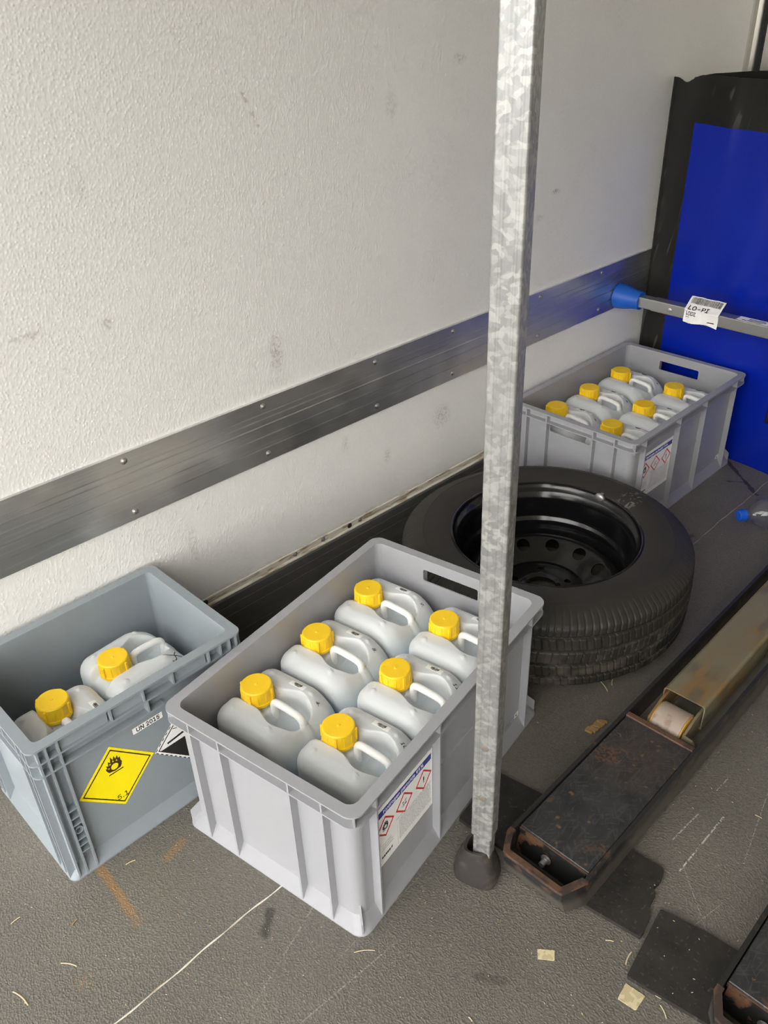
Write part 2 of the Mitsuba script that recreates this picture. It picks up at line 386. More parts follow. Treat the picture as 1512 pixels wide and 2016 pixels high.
# kick plate at the foot of the wall
ZK = .141
pts = [(0.0, .012), (.012, .012)]
for z in (.036, .092, .118):
    pts += [(z - .0016, .012), (z - .0008, .0108), (z + .0008, .0108), (z + .0016, .012)]
pts += [(ZK - .004, .012), (ZK, .009), (ZK, .0)]
sec = Polygon([(-.0005, 0)] + [(d, z) for z, d in pts])
add('baseboard_left', rail(sec, .24, X1 - .01), 'mat_kick'); lab('baseboard_left', 'dark grooved kick plate along the foot of the white wall', kind='structure')
sec = Polygon([(-.0005, ZK), (.009, ZK), (.009, ZK + .002), (.004, ZK + .004), (.0035, ZK + .018), (-.0005, ZK + .019)])
add('baseboard_left__flange', rail(sec, .24, X1 - .01), 'mat_seal'); lab('baseboard_left__flange', 'pale flange with screws')
for i, x in enumerate((.30, .46, .545, .68, .93, 1.015, 1.10, 1.135, 1.9, 2.1)):
    add('baseboard_left__screw', moved(dome_wall, trimesh.transformations.translation_matrix([x + .012, .0025, ZK + .010])), 'mat_rivet' if i % 3 else 'mat_dark', smooth=40)
# corner profile and gasket at the far end
sec = Polygon([(0, 0), (.085, 0), (.085, -.004), (.07, -.006), (.045, -.006), (.040, -.010), (.012, -.012), (0, -.006)])
m = trimesh.creation.extrude_polygon(sec, ZC - .57, engine='earcut'); m.apply_translation([2.789, 0.0005, .57])
add('trim_2', m, 'mat_trim'); lab('trim_2', 'bare aluminium corner profile at the far end of the wall', kind='structure')
add('trim_3', tbox(2.874, 2.884, -.016, 0, .0, ZC), 'mat_dark'); lab('trim_3', 'black rubber gasket in the far corner', kind='structure')
m = tbox(2.868, 2.8845, -.075, -.018, .0, ZC)
add('trim_4', m, 'mat_trim'); lab('trim_4', 'aluminium edge of the bulkhead beside the gasket', kind='structure')

# sealant bead of the floor seam
xs = np.linspace(X0, X1, 300)
bead = tube(np.stack([xs, -.572 + .0125 * (xs - .1) + .0012 * np.sin(xs * 23) + .0008 * np.sin(xs * 71), np.full_like(xs, .0002)], 1), .0014 + .0003 * np.sin(xs * 130), 8, flat=.5)
add('floor__sealant_bead', bead, 'mat_seal', smooth=60); lab('floor__sealant_bead', 'pale sealant line in the floor seam')

# ------------------------------------------------------------------ crates
def place(k): return T().translate([k[0], k[1], 0]).rotate([0, 0, 1], math.degrees(k[2]))
KM, KU, KB = (.732, -.4865, .1863), (.3915, -.1620, .0186), (2.0026, -.2114, .0143)
HM, HU = .288, .3115
INS = .0155

def crate_mesh(L, B, H, short_ribs, long_ribs, slots, lips, lip2_long=None, mid_ridge=True):
    w = .003
    rs = .022
    inner = rrect(L - 2 * INS - 2 * w, B - 2 * INS - 2 * w, .016).extrude(H).translate([0, 0, .004])
    shell = rrect(L - 2 * INS, B - 2 * INS, .019).extrude(H - .001)
    parts = [shell]
    rim = rrect(L, B, rs).extrude(.0032).translate([0, 0, H - .0032])
    edge = (rrect(L, B, rs).extrude(.006) - rrect(L - .005, B - .005, rs - .0025).extrude(.02).translate([0, 0, -.005])).translate([0, 0, H - .008])
    parts += [rim]
    for z in lips:
        parts.append(rrect(L, B, rs).extrude(.003).translate([0, 0, z]))
    # flared foot
    hh = .028
    lo, hi = rrect(L, B, rs), rrect(L - 2 * INS, B - 2 * INS, .019)
    def ring(cs, z): return [[*p, z] for c in cs.to_polygons() for p in c]
    parts.append(mhull(ring(lo, 0) + ring(lo, .003) + ring(hi, hh)))
    rw = .0034
    zr = H - .004
    for y in short_ribs:
        for s in (-1, 1):
            x0, x1 = sorted((s * (L / 2 - .0006), s * (L / 2 - INS - .001)))
            parts.append(mbox(x0, x1, y - rw / 2, y + rw / 2, .001, zr))
    for x in long_ribs:
        for s in (-1, 1):
            y0, y1 = sorted((s * (B / 2 - .0006), s * (B / 2 - INS - .001)))
            parts.append(mbox(x - rw / 2, x + rw / 2, y0, y1, .001, zr))
    # corner fins
    for sx in (-1, 1):
        for sy in (-1, 1):
            c0 = np.array([sx * (L / 2 - INS - .008), sy * (B / 2 - INS - .008)]); c1 = np.array([sx * (L / 2 - rs * .32), sy * (B / 2 - rs * .32)])
            n = np.array([-(c1 - c0)[1], (c1 - c0)[0]]); n = n / np.linalg.norm(n) * .0015
            def fin(za, zb, zc):
                return mhull([[*(c0 + n), za], [*(c0 - n), za], [*(c0 + n), zc], [*(c0 - n), zc], [*(c1 + n), zb], [*(c1 - n), zb], [*(c1 + n), zc], [*(c1 - n), zc]])
            parts += [fin(H - .045, H - .032, H - .004), fin(.055, .030, .001)]
    body = m3.Manifold.batch_boolean(parts, m3.OpType.Add)
    if mid_ridge:
        for s in (-1, 1):
            y0, y1 = sorted((s * (B / 2 - INS - .001), s * (B / 2 - INS + .0022)))
            body = body + mbox(long_ribs[1], long_ribs[2], y0, y1, .155, .160)
            body = body + mbox(long_ribs[1], long_ribs[2], y0, y1, H - .04, H - .036)
            body = body + mbox(long_ribs[0], long_ribs[1], y0, y1, H - .04, H - .036) + mbox(long_ribs[2], long_ribs[3], y0, y1, H - .04, H - .036)
    body = body - inner
    for s in slots:
        c = rrect(.128, .028, .004).extrude(.06)    # slot through the short wall
        c = c.rotate([90, 0, 90]).translate([s * L / 2 - .03, .004, H - .0395])
        body = body - c
    return body

SR, LR = (.138, .0715, -.0735, -.137), (-.247, -.075, .066, .240)
crate_m = crate_mesh(.6, .4, HM, SR, LR, (1,), (HM - .026,))
crate_b = crate_mesh(.6, .4, HM, SR, LR, (-1, 1), (HM - .026,))
# recess frame of the closed grip of crate_m's near end, and the raised middle field
def short_panel(L, H, y0, y1):
    return mbox(-L / 2 + INS - .0018, -L / 2 + INS + .001, y0, y1, .035, H - .045)
crate_m = crate_m + short_panel(.6, HM, -.062, .060)
crate_m = crate_m - rrect(.6 - 2 * INS - .006, .4 - 2 * INS - .006, .016).extrude(HM).translate([0, 0, .004])

def build_U():
    L, B, H = .4, .3, HU
    w = .003; rs = .014
    parts = [rrect(L - 2 * INS, B - 2 * INS, .012).extrude(H - .001)]
    parts.append(rrect(L, B, rs).extrude(.004).translate([0, 0, H - .004]))
    parts.append(rrect(L - .001, B - .001, rs).extrude(.003).translate([0, 0, H - .0315]))
    # second lip: along the corners and one and a half sides
    l2 = rrect(L - .001, B - .001, rs).extrude(.003).translate([0, 0, H - .0585])
    cut = mbox(.03, .165, -.2, .2, 0, H)
    parts.append(l2 - cut)
    hh = .026
    lo, hi = rrect(L, B, rs), rrect(L - 2 * INS, B - 2 * INS, .012)
    def ring(cs, z): return [[*p, z] for c in cs.to_polygons() for p in c]
    parts.append(mhull(ring(lo, 0) + ring(lo, .003) + ring(hi, hh)))
    rw = .0032
    yo, yi = B / 2 - .0006, B / 2 - INS - .001
    xo, xi = L / 2 - .0006, L / 2 - INS - .001
    for s in (-1, 1):
        y0, y1 = sorted((s * yo, s * yi))
        for x in (-.186, -.172, -.153, .153, .172, .186): parts.append(mbox(x - rw / 2, x + rw / 2, y0, y1, .001, H - .003))
        # short webs of the rim
        for x in (-.062, -.002, .055, .128): parts.append(mbox(x - rw / 2, x + rw / 2, y0, y1, H - .031, H - .003))
        parts.append(mbox(.0, .0032, y0, y1, H - .058, H - .030))
        # sloped blocks closing two of the fields
        for xa, xb in ((-.152, -.064), (-.001, -.060), (.057, .126)):
            xa, xb = min(xa, xb), max(xa, xb)
            parts.append(mhull([[x, s * yi, z] for x in (xa, xb) for z in (H - .030, H - .003)] + [[x, s * (yi + .011), H - .030] for x in (xa + .004, xb - .004)] + [[x, s * (yi + .006), H - .004] for x in (xa, xb)]))
        x0, x1 = sorted((s * xo, s * xi))
        for y in (-.136, -.122, -.100, .100, .122, .136): parts.append(mbox(x0, x1, y - rw / 2, y + rw / 2, .001, H - .003))
        for y in (-.05, .05): parts.append(mbox(x0, x1, y - rw / 2, y + rw / 2, H - .031, H - .003))
    # cross webs in the corner post (raised marks with a ring)
    for s in (-1,):
        for z in (.155, .136, .120, .085, .070, .054):
            parts.append(mbox(-.171, -.154, -yo + .001, -yi, z - .0012, z + .0012))
        ringm = (m3.Manifold.cylinder(.012, .0078, circular_segments=24) - m3.Manifold.cylinder(.03, .0055, circular_segments=24).translate([0, 0, -.01])).rotate([90, 0, 0]).translate([-.1625, -yi + .000, .103])
        parts.append(ringm)
    body = m3.Manifold.batch_boolean(parts, m3.OpType.Add)
    inner = rrect(L - 2 * INS - 2 * w, B - 2 * INS - 2 * w, .010).extrude(H).translate([0, 0, .004])
    return body - inner

def crate(base, man, k, mat, label):
    key(base)
    add(base + '__body', tm(man), mat, smooth=28, to=place(k))
    lab(base, label, 'crate')
    return base
crate('storage_crate', crate_m, KM, 'mat_crate', 'pale grey plastic crate holding six white jerrycans between the small blue-grey crate and the tyre')
crate('storage_crate_001', crate_b, KB, 'mat_crate', 'pale grey plastic crate behind the tyre in front of the blue tarpaulin')
crate('storage_crate_002', build_U(), KU, 'mat_crate_blue', 'small blue-grey plastic crate with a yellow hazard diamond against the white wall')

def side_frame(k, ly):
    """frame on the crate's local -y long side: ex along local +x, ey = up, n outwards"""
    c, s = math.cos(k[2]), math.sin(k[2])
    o = np.array([k[0] - s * ly, k[1] + c * ly, 0.0])
    return tmat(o, [c, s, 0], [0, 0, 1], [s, -c, 0])

def decal(base, shape, M, mat, off=.0004, th=.0003):
    m = shape.copy() if isinstance(shape, trimesh.Trimesh) else poly_mesh(shape, th)
    m.apply_translation([0, 0, off])
    return add(base, moved(m, M), mat)

def sector_flame():
    """flames over a circle, unit size about the origin"""
    out = [(-.62, -.38), (-.80, -.05), (-.86, .30), (-.70, .16), (-.74, .58), (-.54, .40), (-.50, .92), (-.30, .66), (-.20, 1.32), (-.02, .82), (.14, 1.22), (.24, .80), (.44, 1.10), (.48, .68), (.66, .78), (.66, .40), (.74, .12), (.66, -.20), (.50, -.44)]
    body = Polygon(out + [(0, -.52)]).union(Point(0, 0).buffer(.52))
    holes = [Polygon([(-.62, -.02), (-.60, .22), (-.46, .10)]), Polygon([(-.44, .36), (-.42, .62), (-.22, .52)]), Polygon([(-.14, .58), (-.04, .84), (.08, .58)]), Polygon([(.20, .52), (.32, .72), (.40, .42)])]
    s = body.difference(unary_union(holes)).difference(Point(0, 0).buffer(.36))
    return s.union(sbox(-.72, -.74, .72, -.63))
FLAME = sector_flame()
EXCL = unary_union([Polygon([(-.10, .55), (.10, .55), (.05, -.18), (-.05, -.18)]).buffer(.05), Point(0, -.48).buffer(.11)])
CORR = unary_union([affinity.rotate(sbox(-.55, .25, -.05, .36), -20), affinity.rotate(sbox(.08, .30, .58, .42), 20), sbox(-.60, -.46, -.05, -.36), affinity.rotate(sbox(.0, -.40, .62, -.26), -12),
                    sbox(-.36, -.18, -.31, .06), sbox(-.24, -.24, -.19, .0), Point(.30, .0).buffer(.05), Point(.38, -.14).buffer(.05)])
def diamond(h): return Polygon([(-h, 0), (0, -h), (h, 0), (0, h)])

def peroxide_label(base, k):
    M = side_frame(k, -(.2 - INS))
    p = base + '__product_label'
    x0, x1, z0, z1 = -.2305, -.0785, .092, .2275
    decal(p, sbox(x0, z0, x1, z1), M, 'mat_white', .0002, .0006); lab(p, 'white product label with blue band and red hazard diamonds')
    decal(p + '__blue_band', sbox(x0 + .0005, z1 - .0215, x1 - .004, z1 - .0085), M, 'mat_blue_print', .0008)
    tx = text('Hydrogen peroxide 95%', .0078); tx.apply_translation([x0 + .016, z1 - .0180, 0])
    s = .110 / (tx.bounds[1][0] - tx.bounds[0][0]); tx.apply_translation([-(x0 + .016), 0, 0]); tx.vertices[:, 0] *= s; tx.apply_translation([x0 + .014, 0, 0])
    decal(p + '__lettering', tx, M, 'mat_white', .0012)
    for i, (cx, cz, sym) in enumerate(((-.2115, .176, FLAME), (-.1600, .178, CORR), (-.1045, .177, EXCL))):
        h = .0235
        d = diamond(h).difference(diamond(h - .0042))
        kk = decal(key_free(p + '__hazard_diamond'), d, M @ trimesh.transformations.translation_matrix([cx, cz, 0]), 'mat_red_print', .0008)
        sy = affinity.scale(sym, .0095 if sym is FLAME else .0112, .0095 if sym is FLAME else .0112, origin=(0, 0))
        decal(key_free(p + '__hazard_symbol'), sy, M @ trimesh.transformations.translation_matrix([cx, cz - .0005, 0]), 'mat_ink', .0008)
    r = random.Random(3); rows = []
    for i in range(13):
        zz = .1525 - i * .0039
        x = -.176
        while x < -.085:
            w = r.uniform(.002, .008)
            rows.append(sbox(x, zz, min(x + w, -.0835), zz + .0017)); x += w + .0014
    for i in range(3):
        rows.append(sbox(-.222, .137 - i * .006, -.222 + r.uniform(.02, .03), .1385 - i * .006))
    rows.append(sbox(-.183, .158, -.162, .160)); rows.append(sbox(-.1800, .098, -.1795, .150))
    decal(p + '__small_print', shapely.MultiPolygon(rows), M, 'mat_grey_print', .0008)
    decal(p + '__dark_print', shapely.MultiPolygon([sbox(-.224 + i * .0048, .108, -.2205 + i * .0048, .1125) for i in range(5)] + [sbox(-.199, .109, -.1955, .113)]), M, 'mat_ink', .0008)
def key_free(b): return b
peroxide_label('storage_crate', KM)
peroxide_label('storage_crate_001', KB)
for base, k in (('storage_crate', KM), ('storage_crate_001', KB)):
    M = side_frame(k, -(.2 - INS))
    r = random.Random(5)
    decal(base + '__white_tag', sbox(.221, .034, .2365, .046), M, 'mat_white', .0003, .0005)
    tk = text('K', .0062, bold=True, center=True)
    decal(base + '__white_tag__letter', tk, M @ trimesh.transformations.translation_matrix([.2265, .040, 0]), 'mat_ink', .0009)
    decal(base + '__moulded_code', shapely.MultiPolygon([sbox(.11 + i * .0085, .0335, .116 + i * .0085, .0425) for i in range(12)]).buffer(-.0006), M, 'mat_crate', .0003, .0012)

M = side_frame(KU, -(.15 - INS))
p = 'storage_crate_002__hazard_label'
Mt = M @ trimesh.transformations.translation_matrix([-.0745, .1515, 0])
decal(p, diamond(.0712).buffer(-.001).buffer(.001), Mt, 'mat_yellow_label', .0002, .0004); lab(p, 'yellow hazard diamond with flame over circle, number 5.1')
decal(p + '__border', diamond(.0645).difference(diamond(.0615)), Mt, 'mat_brown_ink', .0006)
decal(p + '__flame_symbol', affinity.scale(FLAME, .0185, .0185, origin=(0, 0)), Mt @ trimesh.transformations.translation_matrix([0, .0245, 0]), 'mat_brown_ink', .0006)
tx = text('5.1', .0105, center=True)
decal(p + '__lettering', tx, Mt @ trimesh.transformations.translation_matrix([.000, -.0475, 0]), 'mat_brown_ink', .0006)
p = 'storage_crate_002__number_label'
decal(p, sbox(-.030, .2155, .0275, .2285), M, 'mat_white', .0002, .0004); lab(p, 'white strip reading UN 2015')
tx = text('UN 2015', .0085, bold=True); tx.vertices[:, 0] *= .0455 / tx.bounds[1][0]
decal(p + '__lettering', tx, M @ trimesh.transformations.translation_matrix([-.024, .2178, 0]), 'mat_ink', .0006)
p = 'storage_crate_002__corrosive_label'
Mt = M @ trimesh.transformations.translation_matrix([.0690, .1475, 0])
decal(p, diamond(.0712), Mt, 'mat_white', .0002, .0004); lab(p, 'black and white hazard diamond partly hidden by the next crate')
blk = diamond(.062).intersection(sbox(-.07, -.07, .07, -.003))
bars = [affinity.rotate(sbox(-.045, .006, .0, .010), 8, origin=(-.02, .008)), LineString([(-.03, .03), (-.02, .026), (-.012, .030)]).buffer(.0006)]
edge = diamond(.0645).difference(diamond(.0620))
dash = []
for a, b in (((-.0712, 0), (0, -.0712)), ((0, -.0712), (.0712, 0)), ((.0712, 0), (0, .0712)), ((0, .0712), (-.0712, 0))):
    for i in range(9):
        f0, f1 = (i + .25) / 9, (i + .75) / 9
        dash.append(LineString([(a[0] + (b[0] - a[0]) * f0, a[1] + (b[1] - a[1]) * f0), (a[0] + (b[0] - a[0]) * f1, a[1] + (b[1] - a[1]) * f1)]).buffer(.0016, cap_style='flat').intersection(diamond(.0712)))
decal(p + '__black_print', unary_union([blk, edge] + bars + dash), Mt, 'mat_ink', .0006)

# ------------------------------------------------------------------ jerrycans
CL, CW, CZ = .176, .157, .2280
PLAT = .2085
def sst(a, b, x):
    t = np.clip((x - a) / (b - a), 0, 1); return t * t * (3 - 2 * t)
foot_poly = sbox(-CL / 2 + .034, -CW / 2 + .034, CL / 2 - .034, CW / 2 - .034).buffer(.034, 24)
foot_poly = foot_poly.union(sbox(-CL / 2 + .03, -CW / 2 + .03, 0, CW / 2 - .03).buffer(.03, 24))
foot_poly = foot_poly.intersection(Polygon([(-.2, -.2), (.0, -.2), (CL / 2, -.026), (CL / 2, .026), (.0, .2), (-.2, .2)]).buffer(.03).buffer(-.0)) 
foot_poly = foot_poly.buffer(-.03).buffer(.03, 24)
ring_line = np.array(foot_poly.exterior.coords)[:-1]
_bd = foot_poly.exterior
def can_top(x, y, d=None):
    """height of the can's top at (x, y), its own axes: cap at -x, handle along x"""
    x, y = np.asarray(x, float), np.asarray(y, float)
    if d is None: d = shapely.distance(shapely.points(np.stack([x, y], -1)), _bd)
    z = np.full(x.shape, CZ)
    z = z - .034 * sst(.015, CL / 2 + .01, x) ** 1.3                      # right end slopes down
    # channel under cap and handle
    wid = .0245 + .0145 * np.exp(-((x - .022) / .026) ** 2)
    depth = .0195 * sst(.066, .052, x) + .026 * sst(-.016, .006, x) * sst(.062, .036, x)
    ay = np.abs(y)
    ch = sst(wid + .0045, wid - .007, ay)
    # rounded right end of the recess
    e = np.clip((x - .020) / .040, 0, 1)
    ch = ch * np.where(x > .020, sst(1.15, .85, np.sqrt(e ** 2 + (ay / (wid + .014)) ** 2)), 1.0)
    z = z - depth * ch
    # low rib that carries the handle's end
    z = z + .0045 * sst(.0085, .0045, ay) * sst(.052, .062, x)
    # rounded shoulder
    R = .031 + .014 * sst(.02, .08, x)
    dd = np.clip(d, 0, R)
    z = z - (R - np.sqrt(np.maximum(R * R - (R - dd) ** 2, 0)))
    # small nubs
    for bx, by in ((-.056, .052), (-.056, -.052), (.036, .053), (.030, -.053)):
        q = np.hypot(x - bx, y - by)
        z = z + .0024 * sst(.0062, .0025, q)
    return z
def can_body():
    n = 132
    L = _bd.length
    ring = np.array([_bd.interpolate(i / n * L).coords[0] for i in range(n)])
    V, levels = [], []
    zt = can_top(ring[:, 0], ring[:, 1], np.zeros(n))
    for f, ins in ((0, .010), (.008, .003), (.03, 0), (.3, 0), (.6, 0), (.8, 0), (.92, 0), (1, 0)):
        V.append(np.column_stack([ring * (1 - ins / .08), f * zt]))
    ts = np.concatenate([1 - np.array([.004, .012, .025, .045, .07, .10]), np.linspace(.87, .03, 44)])
    for s in ts:
        q = ring * s
        V.append(np.column_stack([q, can_top(q[:, 0], q[:, 1])]))
    m = len(V)
    V = np.vstack(V + [[[0, 0, can_top(np.array([0.]), np.array([0.]))[0]]], [[0, 0, 0]]])
    F = []
    J = np.arange(n); J1 = (J + 1) % n
    for i in range(m - 1):
        a, b = i * n, (i + 1) * n
        F.append(np.stack([a + J, a + J1, b + J1], 1)); F.append(np.stack([a + J, b + J1, b + J], 1))
    F.append(np.stack([(m - 1) * n + J, (m - 1) * n + J1, np.full(n, m * n)], 1))
    F.append(np.stack([J1, J, np.full(n, m * n + 1)], 1))
    t = trimesh.Trimesh(V, np.vstack(F), process=False)
    if t.volume < 0: t.invert()
    return t
CAPX = -.0445
neck = lathe([(.0235, PLAT - .008), (.0235, PLAT + .016)], 40)
neck.apply_translation([CAPX, 0, 0])
can_mesh = cat([can_body(), neck])
def cap_mesh():
    z0, z1 = .2150, .2480
    n = 120
    a = np.linspace(0, 2 * PI, n, endpoint=False)
    prof = [(.0240, z0), (.0293, z0), (.0296, z0 + .0015), (.0296, z0 + .0055), (.0286, z0 + .0062), (.0279, z0 + .008), (.0279, z1 - .005), (.0278, z1 - .0022), (.0262, z1 - .0004), (.024, z1), (.0205, z1 - .0005), (.008, z1 - .0004), (.003, z1 - .0004), (.0022, z1 + .0008), (.0001, z1 + .001)]
    m = lathe(prof, n)
    if m.volume < 0: m.invert()
    parts = [m]
    for i in range(12):   # grip ribs; four of them are bigger lugs
        t0 = 2 * PI * i / 12
        big = i % 3 == 0
        h0, h1 = z0 + .0055, z1 - (.004 if big else .006)
        r1 = .0310 if big else .0289
        w = .0050 if big else .0009
        c = cham_box(.026, r1, -w / 2, w / 2, h0, h1, .0005)
        c.apply_transform(trimesh.transformations.rotation_matrix(t0 + .3, [0, 0, 1])); parts.append(c)
    m = cat(parts); m.apply_translation([CAPX, 0, 0]); return m
def handle_mesh():
    ctrl = np.array([[-.0070, PLAT - .024], [-.0070, PLAT - .008], [-.0069, PLAT + .006], [-.0058, PLAT + .0135], [-.002, PLAT + .0172], [.006, PLAT + .0182], [.028, PLAT + .0166], [.046, PLAT + .0140], [.0545, PLAT + .0105], [.0582, PLAT + .0025], [.0588, PLAT - .008], [.0590, PLAT - .022]])
    t = np.linspace(0, 1, len(ctrl)); tt = np.linspace(0, 1, 50)
    from scipy.interpolate import PchipInterpolator
    x, z = PchipInterpolator(t, ctrl[:, 0])(tt), PchipInterpolator(t, ctrl[:, 1])(tt)
    return tube(np.stack([x, 0 * x, z], 1), .0070, 14, flat=.9)
_tri = None
def drape(mesh, off):
    """lay a flat xy mesh on the can's top"""
    global _tri
    if _tri is None:
        t = can_mesh.vertices[can_mesh.faces]
        _tri = t[t[:, :, 2].min(1) > .12]
    A, B, C = _tri[:, 0], _tri[:, 1], _tri[:, 2]
    v = mesh.vertices.copy(); z = np.zeros(len(v))
    den = (B[:, 1] - C[:, 1]) * (A[:, 0] - C[:, 0]) + (C[:, 0] - B[:, 0]) * (A[:, 1] - C[:, 1])
    ok = np.abs(den) > 1e-14
    A, B, C, den = A[ok], B[ok], C[ok], den[ok]
    for i, (x, y) in enumerate(v[:, :2]):
        a = ((B[:, 1] - C[:, 1]) * (x - C[:, 0]) + (C[:, 0] - B[:, 0]) * (y - C[:, 1])) / den
        b = ((C[:, 1] - A[:, 1]) * (x - C[:, 0]) + (A[:, 0] - C[:, 0]) * (y - C[:, 1])) / den
        m = (a > -1e-6) & (b > -1e-6) & (a + b < 1 + 1e-6)
        z[i] = (a * A[:, 2] + b * B[:, 2] + (1 - a - b) * C[:, 2])[m].max()
    v[:, 2] = z + off + np.minimum(v[:, 2], .0003)
    m = mesh.copy(); m.vertices = v; return m
def grid_patch(x0, x1, y0, y1, n=20, m=9, ang=0):
    X, Y = np.meshgrid(np.linspace(x0, x1, n), np.linspace(y0, y1, m), indexing='ij')
    V = np.stack([X.ravel(), Y.ravel(), np.zeros(n * m)], 1); F = []
    for i in range(n - 1):
        for j in range(m - 1):
            a = i * m + j; F += [[a, a + m, a + m + 1], [a, a + m + 1, a + 1]]
    t = trimesh.Trimesh(V, np.array(F), process=False)
    if ang: t.apply_transform(trimesh.transformations.rotation_matrix(ang, [0, 0, 1], [(x0 + x1) / 2, (y0 + y1) / 2, 0]))
    return t
LX, LY = .004, .0525
lab_mesh = drape(grid_patch(LX - .0165, LX + .0165, LY - .006, LY + .006), .0005)
r_ = random.Random(9); bars = []
x = LX - .0075
while x < LX + .009:
    w = r_.choice((.0005, .0008, .0012)); bars.append(sbox(x, LY - .0015, x + w, LY + .004)); x += w + r_.choice((.0005, .0007, .001))
bars.append(sbox(LX - .005, LY - .0034, LX + .006, LY - .0024))
bar_mesh = drape(poly_mesh(shapely.MultiPolygon(bars), .0002).subdivide(), .0009)
def mark_mesh(s):
    """handwritten mark near the far end of the back ridge"""
    if s == 'X':
        st = [[(-.022, .006), (-.006, -.001), (.012, -.004), (.026, -.006)], [(.012, .010), (.004, .002), (.000, -.012), (-.008, -.018), (-.013, -.016)]]
        sh = unary_union([LineString(np.array(a)).buffer(.0008) for a in st])
        m = poly_mesh(sh, .0002); m = m.subdivide().subdivide(); m.vertices[:, :2] *= .8; m.apply_translation([.046, -.053, 0]); return drape(m, .0005)
    if s is None: s = '·'
    if s == 'dash':
        m = poly_mesh(unary_union([LineString([(-.003, .0015), (.003, -.0008)]).buffer(.0007), LineString([(-.001, -.002), (.002, .003)]).buffer(.0006)]), .0002)
    else:
        m = text(s, .0070, depth=.0002, center=True)
        m.vertices[:, 0] += .25 * m.vertices[:, 1]
    m.apply_transform(trimesh.transformations.rotation_matrix(-.15, [0, 0, 1]))
    m.apply_translation([.0545, .0470, 0]); return drape(m, .0005)

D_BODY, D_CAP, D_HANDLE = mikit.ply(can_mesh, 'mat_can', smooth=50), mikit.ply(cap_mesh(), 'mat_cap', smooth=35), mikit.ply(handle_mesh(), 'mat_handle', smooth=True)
D_LAB, D_BAR = mikit.ply(lab_mesh, 'mat_white', smooth=True), mikit.ply(bar_mesh, 'mat_ink')
D_MARK = {}
CAN_GROUPS = {}
def jerrycan(k, lx, ly, rot, mark, label, group, z=.0045, capturn=0, barcode=True, rim=0):
    c, s = math.cos(k[2]), math.sin(k[2])
    X, Y = k[0] + c * lx - s * ly, k[1] + s * lx + c * ly
    base = key('jerrycan')
    to = T().translate([X, Y, z]).rotate([0, 0, 1], math.degrees(k[2] + rot))
    scene[base + '__body'] = {**D_BODY, 'to_world': to}
    scene[base + '__cap'] = {**D_CAP, 'to_world': to @ T().translate([CAPX, 0, 0]).rotate([0, 0, 1], capturn).translate([-CAPX, 0, 0])}
    scene[base + '__handle'] = {**D_HANDLE, 'to_world': to}
    if barcode:
        scene[base + '__barcode_label'] = {**D_LAB, 'to_world': to}
        scene[base + '__barcode_label__bars'] = {**D_BAR, 'to_world': to}
    if mark:
        if mark not in D_MARK: D_MARK[mark] = mikit.ply(mark_mesh(mark), 'mat_ink')
        scene[base + '__handwritten_mark'] = {**D_MARK[mark], 'to_world': to}
    lab(base, label, 'jerrycan', group)
    labels[base + '__cap'] = {'label': 'yellow screw cap'}
GM, GB, GU = 'jerrycans in the large crate in front of the tyre', 'jerrycans in the crate behind the tyre', 'jerrycans in the small blue-grey crate'
R90 = -PI / 2
for lx, ly, mk, lb, tw in ((-.146, .0905, '4.', 'white jerrycan with yellow cap and handwritten 4, nearest the small blue-grey crate', 0),
                       (.020, .0905, '8.', 'white jerrycan with yellow cap and handwritten 8, between those marked 4 and 9', 25),
                       (.182, .0905, '9.', 'white jerrycan with handwritten 9, in the crate corner by the wall and tyre', -20),
                       (-.142, -.0885, '10.', 'white jerrycan with yellow cap and handwritten 10, right above the peroxide label of its crate', 10),
                       (.021, -.0885, '11.', 'white jerrycan with yellow cap and handwritten 11, second along the right side of its crate', 50),
                       (.184, -.0885, '12.', 'white jerrycan with yellow cap partly hidden by the galvanised post', 35)):
    jerrycan(KM, lx, ly, R90, mk, lb, GM, capturn=tw)
for lx, ly, mk, lb, tw in ((-.166, .086, 'dash', 'white jerrycan nearest the post, wall side, in the crate behind the tyre', 15),
                       (-.003, .086, 'dash', 'white jerrycan in the middle of the wall side row, crate behind the tyre', 40),
                       (.167, .086, 'dash', 'white jerrycan in the corner nearest wall and black tarpaulin, crate behind the tyre', -5),
                       (-.164, -.0925, 'dash', 'white jerrycan above the peroxide label of the crate behind the tyre', 30),
                       (.000, -.0925, 'dash', 'white jerrycan in the middle of the right hand row, crate behind the tyre', 12),
                       (.165, -.0925, 'dash', 'white jerrycan beside the far grip hole, right hand row, crate behind the tyre', 55)):
    jerrycan(KB, lx, ly, R90, mk, lb, GB, capturn=tw)
jerrycan(KU, .0745, .030, .08, 'X', 'white jerrycan with a large handwritten cross in the small blue-grey crate', GU, barcode=False)
jerrycan(KU, -.0985, -.039, R90, None, 'white jerrycan in the near corner of the small blue-grey crate, mostly below the rim', GU, capturn=20)

